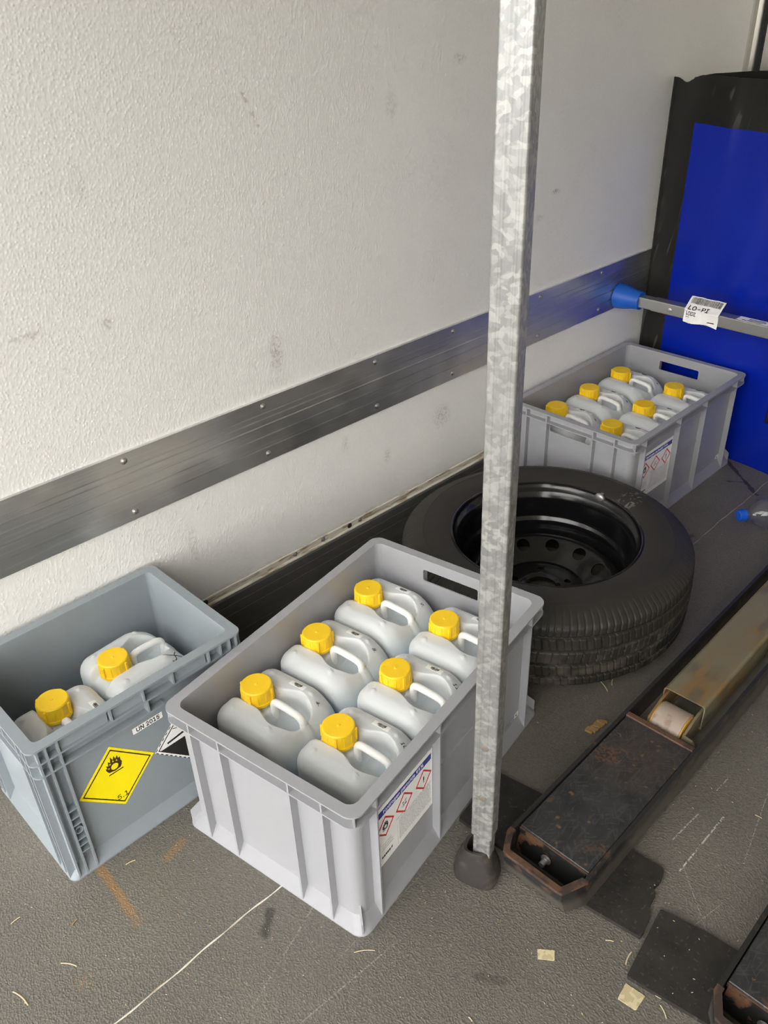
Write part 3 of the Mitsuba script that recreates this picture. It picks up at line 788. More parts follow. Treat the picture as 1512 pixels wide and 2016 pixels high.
# ------------------------------------------------------------------ spare wheel
WC = np.array([1.3655, -.402]); WR, WW = .334, .205
def tyre_mesh():
    n = 1200
    th = np.linspace(0, 2 * PI, n, endpoint=False)
    prof = []      # (r, z, flag: 0 sidewall, 1 tread)
    side = [(.2125, .188), (.214, .1945), (.219, .198), (.226, .1995), (.236, .2025), (.250, .2045), (.264, .205), (.280, .2042), (.2815, .2050), (.2835, .2050), (.285, .2038), (.294, .2018), (.303, .198), (.311, .193)]
    for r, z in side: prof.append((r, z, 0))
    zs = np.linspace(.1885, WW - .1885, 86)
    for z in zs:
        q = abs(z - WW / 2) / (.1885 - WW / 2)
        prof.append((WR - .0045 * q ** 2 - .013 * max(0, (q - .80) / .20) ** 2.2, z, 1))
    for r, z in reversed(side): prof.append((r, WW - z, 0))
    prof += [(.208, .05, 0), (.208, .155, 0)]
    P_ = np.array(prof)
    m = len(P_)
    Rr = np.repeat(P_[:, 0][:, None], n, 1); Z = np.repeat(P_[:, 1][:, None], n, 1)
    TH = np.repeat(th[None], m, 0)
    zz = Z - WW / 2
    az = np.abs(zz)
    tread = P_[:, 2][:, None] > 0
    d = np.zeros_like(Rr)
    for gz in (-.052, -.018, .018, .052): d = np.maximum(d, .0065 * sst(.0036, .0018, np.abs(zz - gz)))
    S = TH * WR
    def sipes(pitch, slant, lo, hi, depth, width, ph=0):
        u = (S + slant * zz + ph) % pitch
        u = np.minimum(u, pitch - u)
        return depth * sst(width, width * .4, u) * ((zz > lo) & (zz < hi))
    per = 2 * PI * WR
    p1 = per / 68
    for lo, hi, sl, ph in ((-.049, -.021, .12, .004), (-.015, .015, -.15, .012), (.021, .049, .12, .0)):
        d = np.maximum(d, sipes(p1, sl, lo, hi, .0035, .0016, ph)); 
        d = np.maximum(d, sipes(p1, sl, lo, hi, .0022, .0012, ph + p1 / 2))
    d = np.maximum(d, sipes(p1 / 2, .10, -.12, -.055, .0030, .0017, .01)); d = np.maximum(d, sipes(p1 / 2, -.10, .055, .12, .0030, .0017, .002))
    d = np.where(tread, d, 0)
    # ribs continue a little onto the shoulder
    sh = (~tread) & (Rr > .290)
    u = (S + .002 - .1 * zz) % (p1 / 2); u = np.minimum(u, p1 / 2 - u)
    d = np.where(sh, .0016 * sst(.0022, .0008, u) * sst(.292, .312, Rr), d)
    nx = np.where(tread, 1.0, .3)
    Rr = Rr - d * nx
    Z = Z - np.where(sh, d * .9 * np.sign(zz), 0)
    X = np.stack([Rr * np.cos(TH), Rr * np.sin(TH), Z], -1).reshape(-1, 3)
    I, J = np.meshgrid(np.arange(m), np.arange(n), indexing='ij')
    a0 = I * n + J; a1 = I * n + (J + 1) % n; b0 = ((I + 1) % m) * n + J; b1 = ((I + 1) % m) * n + (J + 1) % n
    F = np.vstack([np.stack([a0, a1, b1], -1).reshape(-1, 3), np.stack([a0, b1, b0], -1).reshape(-1, 3)])
    t = trimesh.Trimesh(X, F, process=False)
    if t.volume < 0: t.invert()
    return t
TW = T().translate([WC[0], WC[1], 0.0])
lab('spare_wheel', 'black spare wheel with steel rim lying flat between two grey crates', 'wheel')
add('spare_wheel__tyre', tyre_mesh(), 'mat_tyre', smooth=45, to=TW)
lab('spare_wheel__tyre', 'worn black rubber tyre')
rp = [(.2195, .190), (.2205, .1955), (.219, .1990), (.2160, .1996), (.2135, .1978), (.2125, .193), (.2095, .1865), (.2040, .182), (.2010, .177), (.1990, .170), (.1972, .1665), (.1958, .160), (.1950, .118), (.1930, .1115), (.1885, .1065), (.1865, .101), (.1860, .090), (.1850, .072), (.1840, .055)]
outer = [(.1880, .055), (.1890, .090), (.1900, .104), (.196, .110), (.199, .120), (.2005, .165), (.206, .178), (.2115, .184)]
rim = lathe(rp + outer, 160, closed=True)
if rim.volume < 0: rim.invert()
low = lathe([(.184, .057), (.190, .040), (.200, .030), (.206, .018), (.214, .012), (.219, .008), (.219, .005), (.212, .006), (.203, .013), (.197, .026), (.187, .036), (.181, .055)], 120, closed=True)
if low.volume < 0: low.invert()
add('spare_wheel__rim', cat([rim, low]), 'mat_rim', smooth=32, to=TW)
lab('spare_wheel__rim', 'glossy black steel rim')
# disc with holes
dp = [(.1855, .066), (.180, .0705), (.170, .0740), (.160, .0735), (.148, .0680), (.128, .0530), (.112, .0405), (.102, .0365), (.092, .0380), (.088, .0395), (.050, .0400), (.046, .0385), (.040, .034), (.040, .030)]
dl = [(r, z - .0045) for r, z in reversed(dp)]
disc = lathe(dp + dl, 96, closed=True)
if disc.volume < 0: disc.invert()
dm = m3.Manifold(m3.Mesh(np.array(disc.vertices, np.float32), np.array(disc.faces, np.uint32)))
A0 = math.radians(26.5)
for i in range(12):
    a = A0 + 2 * PI * i / 12
    c = m3.Manifold.cylinder(.1, .0170, circular_segments=28).translate([0, 0, -.03]).rotate([0, -36, 0]).translate([.140, 0, .062]).rotate([0, 0, math.degrees(a)])
    dm = dm - c
for i in range(5):
    a = A0 + .2 + 2 * PI * i / 5
    dm = dm - m3.Manifold.cylinder(.1, .008, circular_segments=20).translate([.066 * math.cos(a), .066 * math.sin(a), 0])
add('spare_wheel__disc', tm(dm), 'mat_rim', smooth=30, to=TW); lab('spare_wheel__disc', 'black wheel disc with round holes')
wa = math.atan2(-.4064 - WC[1], 1.5699 - WC[0])
wt = []
for i in range(9):
    a = wa + (i - 4) * .012
    q = math.sqrt(max(0, 1 - ((i - 4) / 4.6) ** 2))
    wt.append([.2095 * math.cos(a), .2095 * math.sin(a), .1865 + .001, q])
wm = cat([tube([[.2110 * math.cos(wa + s), .2110 * math.sin(wa + s), .193] for s in np.linspace(-.062, .062, 15)],   .0068 * np.sqrt(np.maximum(.05, 1 - np.linspace(-1, 1, 15) ** 2)), 10, flat=1.7)])
add('spare_wheel__balance_weight', wm, 'mat_zinc', smooth=50, to=TW); lab('spare_wheel__balance_weight', 'grey clip-on balance weight')
clip = cham_box(.2085, .2235, -.004, .004, .1975, .2015, .001); clip.apply_transform(trimesh.transformations.rotation_matrix(wa, [0, 0, 1]))
add('spare_wheel__balance_weight__clip', clip, 'mat_rivet', to=TW)

# ------------------------------------------------------------------ load bars
PX, PY, PA = .695, -.793, .329
def pole_tube(sx, sy, z0, z1, w=.0022):
    o = rrect(sx, sy, .003, 5).extrude(z1 - z0) - rrect(sx - 2 * w, sy - 2 * w, .0015, 4).extrude(z1 - z0 + .02).translate([0, 0, -.01])
    return tm(o.translate([0, 0, z0]))
TP = T().translate([PX, PY, 0]).rotate([0, 0, 1], math.degrees(PA))
key('load_bar'); lab('load_bar', 'upright galvanised square load bar with rubber foot, standing before the tyre', 'load bar')
add('load_bar__outer_tube', pole_tube(.0295, .0355, .117, ZC - .09), 'mat_galvanised', smooth=30, to=TP)
add('load_bar__inner_tube', pole_tube(.0248, .0295, .045, .19), 'mat_galvanised', smooth=30, to=TP); lab('load_bar__inner_tube', 'narrower lower tube')
add('load_bar__inner_tube', pole_tube(.0248, .0295, ZC - .16, ZC - .04), 'mat_galvanised', smooth=30, to=TP)
rv = lathe([(0.0001, .0014), (.0046, .0013), (.0058, .0008), (.0062, 0)], 18)
for z in (.210, .320):
    m = moved(rv, tmat([-.0295 / 2 - .0001, .0005, z], [0, 1, 0], [0, 0, 1], [-1, 0, 0])); m.fix_normals()
    add('load_bar__rivet', m, 'mat_pin', smooth=40, to=TP)
def foot_mesh():
    n = 64; a = np.linspace(0, 2 * PI, n, endpoint=False)
    V = []
    lv = [(0, .0375, .0335), (.002, .0395, .0355), (.012, .0415, .0365), (.030, .0395, .0345), (.046, .034, .031), (.060, .0275, .0285), (.068, .0250, .0265), (.071, .0235, .0250), (.071, .0180, .0205), (.045, .0175, .0200)]
    for z, ay, ax in lv:
        e = .72
        cx, sx = np.cos(a), np.sin(a)
        px = .82 * ax * np.sign(cx) * np.abs(cx) ** e; py = .93 * ay * np.sign(sx) * np.abs(sx) ** e
        px = px - .0008 * np.cos(3 * a) * (z < .05); 
        V.append(np.column_stack([px, py, np.full(n, z) + (.0018 * np.sin(2 * a + .5) if z > .06 else 0)]))
    V = [q * [1, 1, 1.07] for q in V]
    m = len(V); V = np.vstack(V + [[[0, 0, 0]], [[0, 0, .048]]]); J = np.arange(n); J1 = (J + 1) % n; F = []
    for i in range(m - 1): F += [np.stack([i * n + J, i * n + J1, (i + 1) * n + J1], 1), np.stack([i * n + J, (i + 1) * n + J1, (i + 1) * n + J], 1)]
    F += [np.stack([J1, J, np.full(n, m * n)], 1), np.stack([(m - 1) * n + J, (m - 1) * n + J1, np.full(n, m * n + 1)], 1)]
    t = trimesh.Trimesh(V, np.vstack(F), process=False)
    if t.volume < 0: t.invert()
    return t
FT = T().translate([PX - .004, PY + .009, 0]).rotate([0, 0, 1], math.degrees(PA))
add('load_bar__rubber_foot', foot_mesh(), 'mat_rubber_foot', smooth=40, to=FT); lab('load_bar__rubber_foot', 'dirty dark rubber foot')
m = foot_mesh(); m.vertices[:, 2] = ZC - m.vertices[:, 2]; m.invert()
add('load_bar__rubber_foot', m, 'mat_rubber_foot', smooth=40, to=FT)

BX, BZ = 2.2155, .4565
key('load_bar_001'); lab('load_bar_001', 'horizontal square load bar with blue end cone pressed against the rub rail', 'load bar')
bar = rrect(.031, .031, .0025, 4).extrude(abs(Y1) - .17)
bm = tm(bar); v = bm.vertices.copy(); bm.vertices = np.stack([BX + v[:, 0], -.085 - v[:, 2], BZ + v[:, 1]], 1); bm.invert() if bm.volume < 0 else None
add('load_bar_001__tube', bm, 'mat_bar', smooth=30)
inn = rrect(.0335, .0335, .003, 4).extrude(abs(Y1) - .28)
im = tm(inn); v = im.vertices.copy(); im.vertices = np.stack([BX + v[:, 0], -.130 - v[:, 2], BZ + v[:, 1]], 1); im.invert() if im.volume < 0 else None
add('load_bar_001__outer_tube', im, 'mat_bar', smooth=30)
def cone():
    c = lathe([(.0001, .0072), (.034, .0072), (.0365, .009), (.0370, .014), (.0345, .035), (.0275, .066), (.0265, .085), (.0255, .088), (.0001, .088)], 40)
    if c.volume < 0: c.invert()
    return c
m = moved(cone(), tmat([BX, 0, BZ], [1, 0, 0], [0, 0, 1], [0, -1, 0]))
if m.volume < 0: m.invert()
add('load_bar_001__end_cone', m, 'mat_blue_plastic', smooth=35); lab('load_bar_001__end_cone', 'blue plastic end cone')
m = moved(cone(), tmat([BX, Y1, BZ], [-1, 0, 0], [0, 0, 1], [0, 1, 0]))
if m.volume < 0: m.invert()
add('load_bar_001__end_cone', m, 'mat_blue_plastic', smooth=35)
XF = BX - .0168    # front face of the bar
m = moved(rv, tmat([XF, -.190, .4555], [0, 1, 0], [0, 0, 1], [-1, 0, 0])); m.fix_normals()
add('load_bar_001__rivet', m, 'mat_rivet', smooth=40)
# paper label folded over the bar: front flap, bend, loose upper flap leaning back
LA, LB_ = -.236, -.338
def paper(y, s):
    """y along the bar, s up the paper from its lower edge -> point"""
    y = np.asarray(y, float); s = np.asarray(s, float)
    wob = .0012 * np.sin(y * 120 + s * 60) + .0008 * np.sin(y * 260 - s * 90)
    f = np.minimum(s, .036); g = np.maximum(s - .036, 0)
    ang = np.radians(38)
    x = XF - .0034 - wob * (s > .004) + g * math.cos(ang); z = BZ - .0215 + f + g * math.sin(ang) + .0003
    x = x - .002 * np.clip((s - .030) / .006, 0, 1) * np.clip((.046 - s) / .01, 0, 1)
    z = z + .0028 * np.sin((y + .236) * 70) * (s < .003)
    return np.stack([x, y, z], -1)
ys, ss = np.meshgrid(np.linspace(LA, LB_, 34), np.linspace(0, .082, 30), indexing='ij')
V = paper(ys.ravel(), ss.ravel()); F = []
for i in range(33):
    for j in range(29):
        a = i * 30 + j; F += [[a, a + 30, a + 31], [a, a + 31, a + 1]]
pm = trimesh.Trimesh(V, np.array(F), process=False)
scene['mat_paper'] = {'type': 'twosided', 'b': pr((.84, .83, .81), .55)}
add('load_bar_001__paper_label', pm, 'mat_paper', smooth=True); lab('load_bar_001__paper_label', 'creased white address label reading LODZ')
def on_paper(mesh, y0, s0, off=.0007):
    m = mesh.subdivide(); v = m.vertices
    q = paper(y0 - v[:, 0], s0 + v[:, 1]); q[:, 0] -= off; q[:, 2] += off * .6
    m.vertices = q; m.fix_normals() if False else None
    return m
scene['mat_ink2'] = {'type': 'twosided', 'b': pr((.02, .018, .016), .5)}
tx = text('LODZ', .0112, bold=True); tx.vertices[:, 0] *= .72
add('load_bar_001__paper_label__city_name', on_paper(tx, LA - .006, .0200), 'mat_ink2')
tx = text('LO-PI', .0125, bold=True); tx.vertices[:, 0] *= 1.15
add('load_bar_001__paper_label__route_code', on_paper(tx, LA - .008, .0375), 'mat_ink2')
r_ = random.Random(4); bars = []; x = .006
while x < .096:
    w = r_.choice((.0006, .001, .0016)); bars.append(sbox(x, .058, x + w, .079)); x += w + r_.choice((.0007, .001, .0013))
add('load_bar_001__paper_label__barcode', on_paper(poly_mesh(shapely.MultiPolygon(bars), .0001), LA, 0.), 'mat_ink2')
for small in (sbox(.006, .0145, .018, .0160), sbox(.073, .0105, .092, .0128)):
    add('load_bar_001__paper_label__small_print', on_paper(poly_mesh(small, .0001), LA, 0.), 'mat_grey_print')
# second label lying on the top face
m = tbox(BX - .0155, BX + .0150, -.475, -.385, BZ + .0170, BZ + .0174)
add('load_bar_001__top_label', m, 'mat_white')
bars = [tbox(BX - .004 + .0 * i, BX + .008, -.415 - i * .0032, -.4165 - i * .0032, BZ + .0174, BZ + .0177) for i in range(15)] + [tbox(BX - .011, BX - .008, -.455, -.400, BZ + .0174, BZ + .0177)]
add('load_bar_001__top_label__barcode', cat(bars), 'mat_ink')

# ------------------------------------------------------------------ pallet truck lying between mats: two steel forks
FA = .032
def fork_pt(u, v): return u, v
def fork(base_y, name, roller=True):
    """local frame: u along the fork from the nose (0) to the rear, v to the left"""
    M4 = np.eye(4); c, s = math.cos(FA), math.sin(FA)
    M4[:2, :2] = [[c, -s], [s, c]]; M4[:3, 3] = [.713, base_y - .002, .0]
    Z0, Z1_, Lf = .0085, .076, 1.17
    hw = .0745
    w = .0055
    def wall(pts, z0, z1, t):     # open strip along pts, thickness t inwards
        return None
    nose = [(.036, hw), (.002, hw - .018), (.000, hw - .026), (.000, -hw + .026), (.002, -hw + .018), (.046, -hw)]
    outl = Polygon(nose + [(Lf, -hw), (Lf, hw)])
    def ring_m(poly, t, z0, z1):
        inner = poly.buffer(-t, join_style='mitre')
        inner = unary_union([inner, affinity.translate(inner, .02, 0)]) if False else inner
        return poly_mesh(poly.difference(inner), z1 - z0).apply_translation([0, 0, z0])
    # skirt: side walls and a nose that tapers inwards towards the floor
    o = np.array(nose + [(Lf, -hw), (Lf, hw)]); low = o.copy(); low[:6, 0] += np.array([.004, .016, .018, .018, .016, .004])
    top_poly, low_poly = Polygon(o), Polygon(low)
    def loft(pa, za, pb, zb, t):
        a_in, b_in = np.array(pa.buffer(-t, join_style='mitre').exterior.coords)[:-1], np.array(pb.buffer(-t, join_style='mitre').exterior.coords)[:-1]
        A, B = np.array(pa.exterior.coords)[:-1], np.array(pb.exterior.coords)[:-1]
        # use manifold hulls per edge
        ms = []
        n = len(A)
        def inn(P, i):
            c0 = np.array([max(P[:, 0].mean(), .3), 0]); return P[i] + (np.array([np.clip(P[i][0], .03, Lf - .01), np.clip(P[i][1], -hw + t, hw - t)]) - P[i]) if True else P[i]
        for i in range(n):
            j = (i + 1) % n
            if A[i][0] > Lf - .01 and A[j][0] > Lf - .01: continue
            ms.append((i, j))
        return A, B, ms
    man = None
    def prism(poly, z0, z1):
        c = np.array(poly.exterior.coords)[:-1]
        if not poly.exterior.is_ccw: c = c[::-1]
        return m3.CrossSection([c.tolist()]).extrude(z1 - z0).translate([0, 0, z0])
    def hull2(pa, za, pb, zb):
        return mhull([[*q, za] for q in np.array(pa.exterior.coords)[:-1]] + [[*q, zb] for q in np.array(pb.exterior.coords)[:-1]])
    solid = hull2(low_poly, Z0, top_poly, .055) + prism(top_poly, .055, Z1_ - .006)
    cav = prism(top_poly.buffer(-w, join_style='mitre'), .045, .2) + prism(low_poly.buffer(-w, join_style='mitre'), Z0 + .010, .046)
    tray = solid - cav
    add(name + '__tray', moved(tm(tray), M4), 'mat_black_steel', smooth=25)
    lip = prism(top_poly.buffer(.001, join_style='mitre'), Z1_ - .0065, Z1_) - (prism(top_poly.buffer(-.0095, join_style='mitre'), 0, .2) + prism(top_poly.buffer(-.0062, join_style='mitre').intersection(sbox(.046, -1, 9, 1)), 0, .2))
    cut = mbox(.046, Lf + .1, -.2, .2, 0, .2)
    add(name + '__nose_rim', moved(tm(lip - cut), M4), 'mat_rust'); lab(name + '__nose_rim', 'rusty rim around the fork nose')
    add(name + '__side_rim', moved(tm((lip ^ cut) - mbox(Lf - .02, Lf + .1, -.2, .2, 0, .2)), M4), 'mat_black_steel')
    # plate with turned down front edge
    pl = cham_box(.062, .398, -.0668, .0668, .062, .0725, .0012)
    add(name + '__cover_plate', moved(pl, M4), 'mat_plate'); lab(name + '__cover_plate', 'scratched black cover plate with rust spots')
    ft = mhull([[.058, -.0625, .066], [.058, .064, .066], [.063, -.0625, .0665], [.063, .064, .0665], [.051, -.066, .016], [.051, .067, .016], [.057, -.066, .016], [.057, .067, .016]])
    add(name + '__front_flap', moved(tm(ft), M4), 'mat_flap'); lab(name + '__front_flap', 'sloping black flap below the plate')
    ed = tbox(.0605, .0635, -.0668, .0668, .060, .0685)
    add(name + '__plate_edge', moved(ed, M4), 'mat_rust')
    bt = cat([moved(cyl(.0052, .012, 16), tmat([.049, .006, .048], [0, 1, 0], [0, 0, 1], [-1, 0, 0])), moved(cyl(.0095, .002, 16), tmat([.052, .006, .048], [0, 1, 0], [0, 0, 1], [-1, 0, 0]))])
    add(name + '__bolt', moved(bt, M4), 'mat_zinc', smooth=40)
    fl = tbox(.41, Lf - .02, -hw + w, hw - w, Z0 + .0095, Z0 + .0115)
    add(name + '__tray_floor', moved(fl, M4), 'mat_dusty')
    cb = cham_box(.398, .411, -.0685, .0690, .052, .0755, .0015)
    add(name + '__cross_strip', moved(cb, M4), 'mat_rust'); lab(name + '__cross_strip', 'rusty strip across the fork')
    # push rod cover: C channel
    cz0, cz1, ch = .036, .104, .0425
    x0, x1 = .486, Lf - .03
    r = .008
    outer = rrect(2 * ch, 2 * (cz1 - cz0), r, 6)
    def C(cs_half, top, bot):
        return cs_half
    sh = sbox(-ch, cz0, ch, cz1).buffer(-r).buffer(r)
    shi = sbox(-ch + .0026, cz0 - .02, ch - .0026, cz1 - .0026).buffer(-r * .7).buffer(r * .7)
    cs = sh.difference(shi).difference(sbox(-1, 0, 1, cz0 + .010)).union(sbox(-ch, cz0 + .009, -ch + .012, cz0 + .0115)).union(sbox(ch - .012, cz0 + .009, ch, cz0 + .0115))
    cm = poly_mesh(cs.simplify(.0001), x1 - x0); v = cm.vertices.copy(); cm.vertices = np.stack([x0 + v[:, 2], v[:, 0] - .002, v[:, 1]], 1); cm.fix_normals()
    add(name + '__rod_cover', moved(cm, M4), 'mat_channel', smooth=30); lab(name + '__rod_cover', 'olive and rust stained channel cover')
    # roller between two cheek plates
    rl = cyl(.0385, .056, 40, -.028)
    mr = M4 @ tmat([.452, -.001, .0515], [1, 0, 0], [0, 0, 1], [0, -1, 0])
    add(name + '__roller', moved(rl, mr), 'mat_roller', smooth=40); lab(name + '__roller', 'worn beige roller')
    for ze in (.028, -.031): add(name + '__roller_edge', moved(cyl(.0365, .003, 40, ze), mr), 'mat_roller_edge', smooth=40)
    for sgn in (-1, 1):
        y0 = sgn * .0355 - .001
        pts = [[u, y, z] for y in (y0 - .0025, y0 + .0025) for u, z in ((.424, .034), (.422, .060), (.428, .072), (.470, .086), (.56, .092), (.56, .034))]
        add(name + '__cheek_plate', moved(tm(mhull(pts)), M4), 'mat_channel')
    # folded end tab of the right cheek plate
    pts = [[u, y, z] for u in (.420, .4255) for y, z in ((-.062, .030), (-.062, .062), (-.055, .072), (-.036, .074), (-.036, .030))]
    add(name + '__end_tab', moved(tm(mhull(pts)), M4), 'mat_channel')
key('pallet_truck'); lab('pallet_truck', 'black rusty pallet truck forks lying on rubber mats beside the galvanised post', 'pallet truck')
fork(-.8745, 'pallet_truck__fork'); fork(-1.2430, 'pallet_truck__fork_001')
labels['pallet_truck__fork'] = {'label': 'fork with scratched black plate and roller in full view'}
labels['pallet_truck__fork_001'] = {'label': 'second fork cut off by the corner of the photo'}
c, s = math.cos(FA), math.sin(FA)
fr = cham_box(0, .10, -.53, .02, .010, .115, .004)
M4 = np.eye(4); M4[:2, :2] = [[c, -s], [s, c]]; M4[:3, 3] = [.709 + 1.172 * c, -.8745 + 1.172 * s + .062, 0]
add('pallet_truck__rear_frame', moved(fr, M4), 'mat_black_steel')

# ------------------------------------------------------------------ rubber mats
def mat(poly, h, label):
    pg = Polygon(poly).buffer(-.004).buffer(.004)
    m = poly_mesh(pg, h)
    k = add('rubber_mat', m, 'mat_rubber_mat'); lab(k, label, 'rubber mat', 'rubber mats under the pallet truck')
def wavy(a, b, amp, n=12, seed=0):
    r = np.random.default_rng(seed); a, b = np.array(a), np.array(b); d = b - a; q = np.array([-d[1], d[0]]) / np.linalg.norm(d)
    return [tuple(a + d * t + q * amp * (math.sin(t * 7 + seed) + .5 * r.normal()) * math.sin(PI * t)) for t in np.linspace(0, 1, n)]
mat([(.748, -.692), (.876, -.668), (.893, -.756), (.906, -.93), (.914, -.997)] + wavy((.908, -1.006), (.782, -1.040), .005, 12, 2) + [(.767, -.951), (.757, -.82)], .0078, 'black rubber mat under the fork nose beside the galvanised post')
mat([(.846, -1.037), (.862, -1.110), (.885, -1.31), (.765, -1.335), (.736, -1.175), (.715, -1.058)], .0078, 'black rubber mat under the second fork at the bottom right corner')

# ------------------------------------------------------------------ folded tarpaulin panel at the far end
def tx_(y): return 2.372 + .125 * y
def sheet(y0, y1, z0, z1, ny, nz, fx, th, ztop=None):
    ys, zs = np.linspace(y0, y1, ny), np.linspace(0, 1, nz)
    Y, S = np.meshgrid(ys, zs, indexing='ij')
    zt = z1 + (ztop(Y) if ztop else 0)
    Z = z0 + (zt - z0) * S
    X = fx(Y, Z)
    A = np.stack([X, Y, Z], -1).reshape(-1, 3); B = A + [th, 0, 0]
    n, m = ny, nz; F = []
    I, J = np.meshgrid(np.arange(n - 1), np.arange(m - 1), indexing='ij'); a = (I * m + J).ravel()
    f = np.vstack([np.stack([a, a + 1, a + m + 1], 1), np.stack([a, a + m + 1, a + m], 1)])
    N = n * m
    F = [f, f[:, ::-1] + N]
    def side(idx):
        idx = np.array(idx); p, q = idx[:-1], idx[1:]
        return np.vstack([np.stack([p, q, q + N], 1), np.stack([p, q + N, p + N], 1)])
    F += [side(np.arange(n) * m), side((np.arange(n) * m + m - 1)[::-1]), side((np.arange(m))[::-1]), side((n - 1) * m + np.arange(m))]
    t = trimesh.Trimesh(np.vstack([A, B]), np.vstack(F), process=False)
    t.fix_normals(); return t
def front_x(Y, Z):
    f = tx_(Y)
    f = f - .004 * np.sin(Y * 21 + 1.0) * sst(0, .3, Z) - .003 * np.sin(Y * 37 + Z * 2) * sst(.0, .4, Z) - .006 * np.exp(-((Y + .21) / .02) ** 2) * np.exp(-((Z - .93) / .09) ** 2)
    f = f + .006 * np.exp(-((Y + .045) / .02) ** 2) * sst(1.05, .5, Z) * 0
    f = f + .018 * sst(-.02, -.001, Y) - .0015 * np.sin(Z * 9 + Y * 30)
    return f
key('tarpaulin_panel'); lab('tarpaulin_panel', 'black folded tarpaulin panel with a shiny blue front leaning at the far end', 'tarpaulin')
def zt(Y): return -.006 + .010 * sst(-.06, -.10, Y) - .009 * np.exp(-((Y + .052) / .016) ** 2) + .003 * np.exp(-((Y + .022) / .018) ** 2)
add('tarpaulin_panel__front_cover', sheet(-.004, -.93, 0.002, 1.035, 160, 60, front_x, .004, zt), 'mat_tarp_black', smooth=40)
add('tarpaulin_panel__back_cover', sheet(-.062, -.93, 0.002, 1.047, 80, 20, lambda Y, Z: tx_(Y) + .060 - .030 * sst(-.17, -.07, Y) - .012 * sst(1.0, 1.06, Z), .005, lambda Y: .006 * np.sin(Y * 17) - .012 * sst(-.12, -.05, Y)), 'mat_tarp_black', smooth=40)
add('tarpaulin_panel__filling', sheet(-.05, -.92, .004, .985, 40, 8, lambda Y, Z: tx_(Y) + .014, .028), 'mat_dark')
add('tarpaulin_panel__blue_front', sheet(-.093, -.90, .0, .922, 150, 60, lambda Y, Z: front_x(Y, Z) - .0018, .0016, lambda Y: .0 + .02 * (Y + .09)), 'mat_tarp_blue', smooth=40); lab('tarpaulin_panel__blue_front', 'shiny blue front sheet')
hy, hz = -.487, .195
hx = float(front_x(np.array(hy), np.array(hz)))
hl = tube([[hx - .001, hy, hz + .035], [hx - .012, hy - .003, hz + .028], [hx - .015, hy - .005, hz], [hx - .012, hy - .003, hz - .028], [hx - .001, hy, hz - .035]], .006, 10)
add('tarpaulin_panel__grip_loop', hl, 'mat_dark', smooth=50)

# ------------------------------------------------------------------ plastic bottle
def bottle():
    key('plastic_bottle'); lab('plastic_bottle', 'clear plastic bottle with blue cap lying on the floor before the tarpaulin', 'bottle')
    a = np.array([.80, -.60, 0]); a /= np.linalg.norm(a)
    o = np.array([1.962, -.600, .0462]); v = np.cross([0, 0, 1], a)
    M = tmat(o, v, np.cross(a, v), a)
    prof = [(.0125, .0), (.0125, .016), (.0150, .018), (.0150, .021), (.0135, .023), (.0140, .030), (.020, .038), (.031, .050), (.0385, .064), (.0430, .082), (.0455, .100), (.0460, .116), (.0440, .120), (.0440, .124), (.0460, .128), (.0458, .160), (.0430, .170), (.0430, .178), (.0458, .188), (.0460, .240), (.0440, .248), (.0460, .256), (.0460, .285), (.041, .300), (.028, .304), (.014, .298), (.0001, .296)]
    m = lathe(prof, 48)
    if m.volume < 0: m.invert()
    # slightly dented
    v_ = m.vertices; th = np.arctan2(v_[:, 1], v_[:, 0]); v_[:, :2] *= (1 - .04 * np.exp(-((v_[:, 2] - .10) / .02) ** 2) * (np.cos(3 * th) ** 2))[:, None]
    add('plastic_bottle__body', moved(m, M), 'mat_pet', smooth=35)
    c = [(.0001, -.004), (.0142, -.004), (.0157, -.0025), (.0159, .011), (.0164, .0115), (.0164, .0155), (.0126, .0155)]
    cm = lathe(c, 40)
    if cm.volume < 0: cm.invert()
    add('plastic_bottle__cap', moved(cm, M), 'mat_bottle_cap', smooth=35); lab('plastic_bottle__cap', 'bright blue screw cap')
    lb = lathe([(.0466, .130), (.0466, .186)], 48)
    add('plastic_bottle__label', moved(lb, M), 'mat_bottle_label', smooth=40); lab('plastic_bottle__label', 'dark blue wrap label')
bottle()

# ------------------------------------------------------------------ litter on the floor
def scrap(base, pts, label, mat_, cat_, th=.0012, seed=1, group=None):
    r = np.random.default_rng(seed)
    pg = Polygon(pts).buffer(0); L = pg.exterior.length
    q = [np.array(pg.exterior.interpolate(t * L).coords[0]) + r.normal(0, .00018, 2) for t in np.linspace(0, 1, 40, endpoint=False)]
    m = poly_mesh(Polygon(q).buffer(0), th)
    m = m.subdivide()
    m.vertices[:, 2] += .0003 * meshkit.noise(np.column_stack([m.vertices[:, :2] * 80, np.zeros(len(m.vertices))]), seed)
    k = add(base, m, mat_, smooth=40); lab(k, label, cat_, group); return k
scrap('tape_scrap', [(.657, -.937), (.674, -.957), (.661, -.967), (.645, -.947)], 'small beige tape scrap, farther from the second mat', 'mat_tape', 'tape scrap', seed=2, group='tape scraps on the floor')
scrap('tape_scrap', [(.708, -1.0615), (.7115, -1.0925), (.684, -1.094), (.680, -1.066)], 'larger beige tape scrap touching the mat at the bottom right', 'mat_tape', 'tape scrap', seed=3, group='tape scraps on the floor')
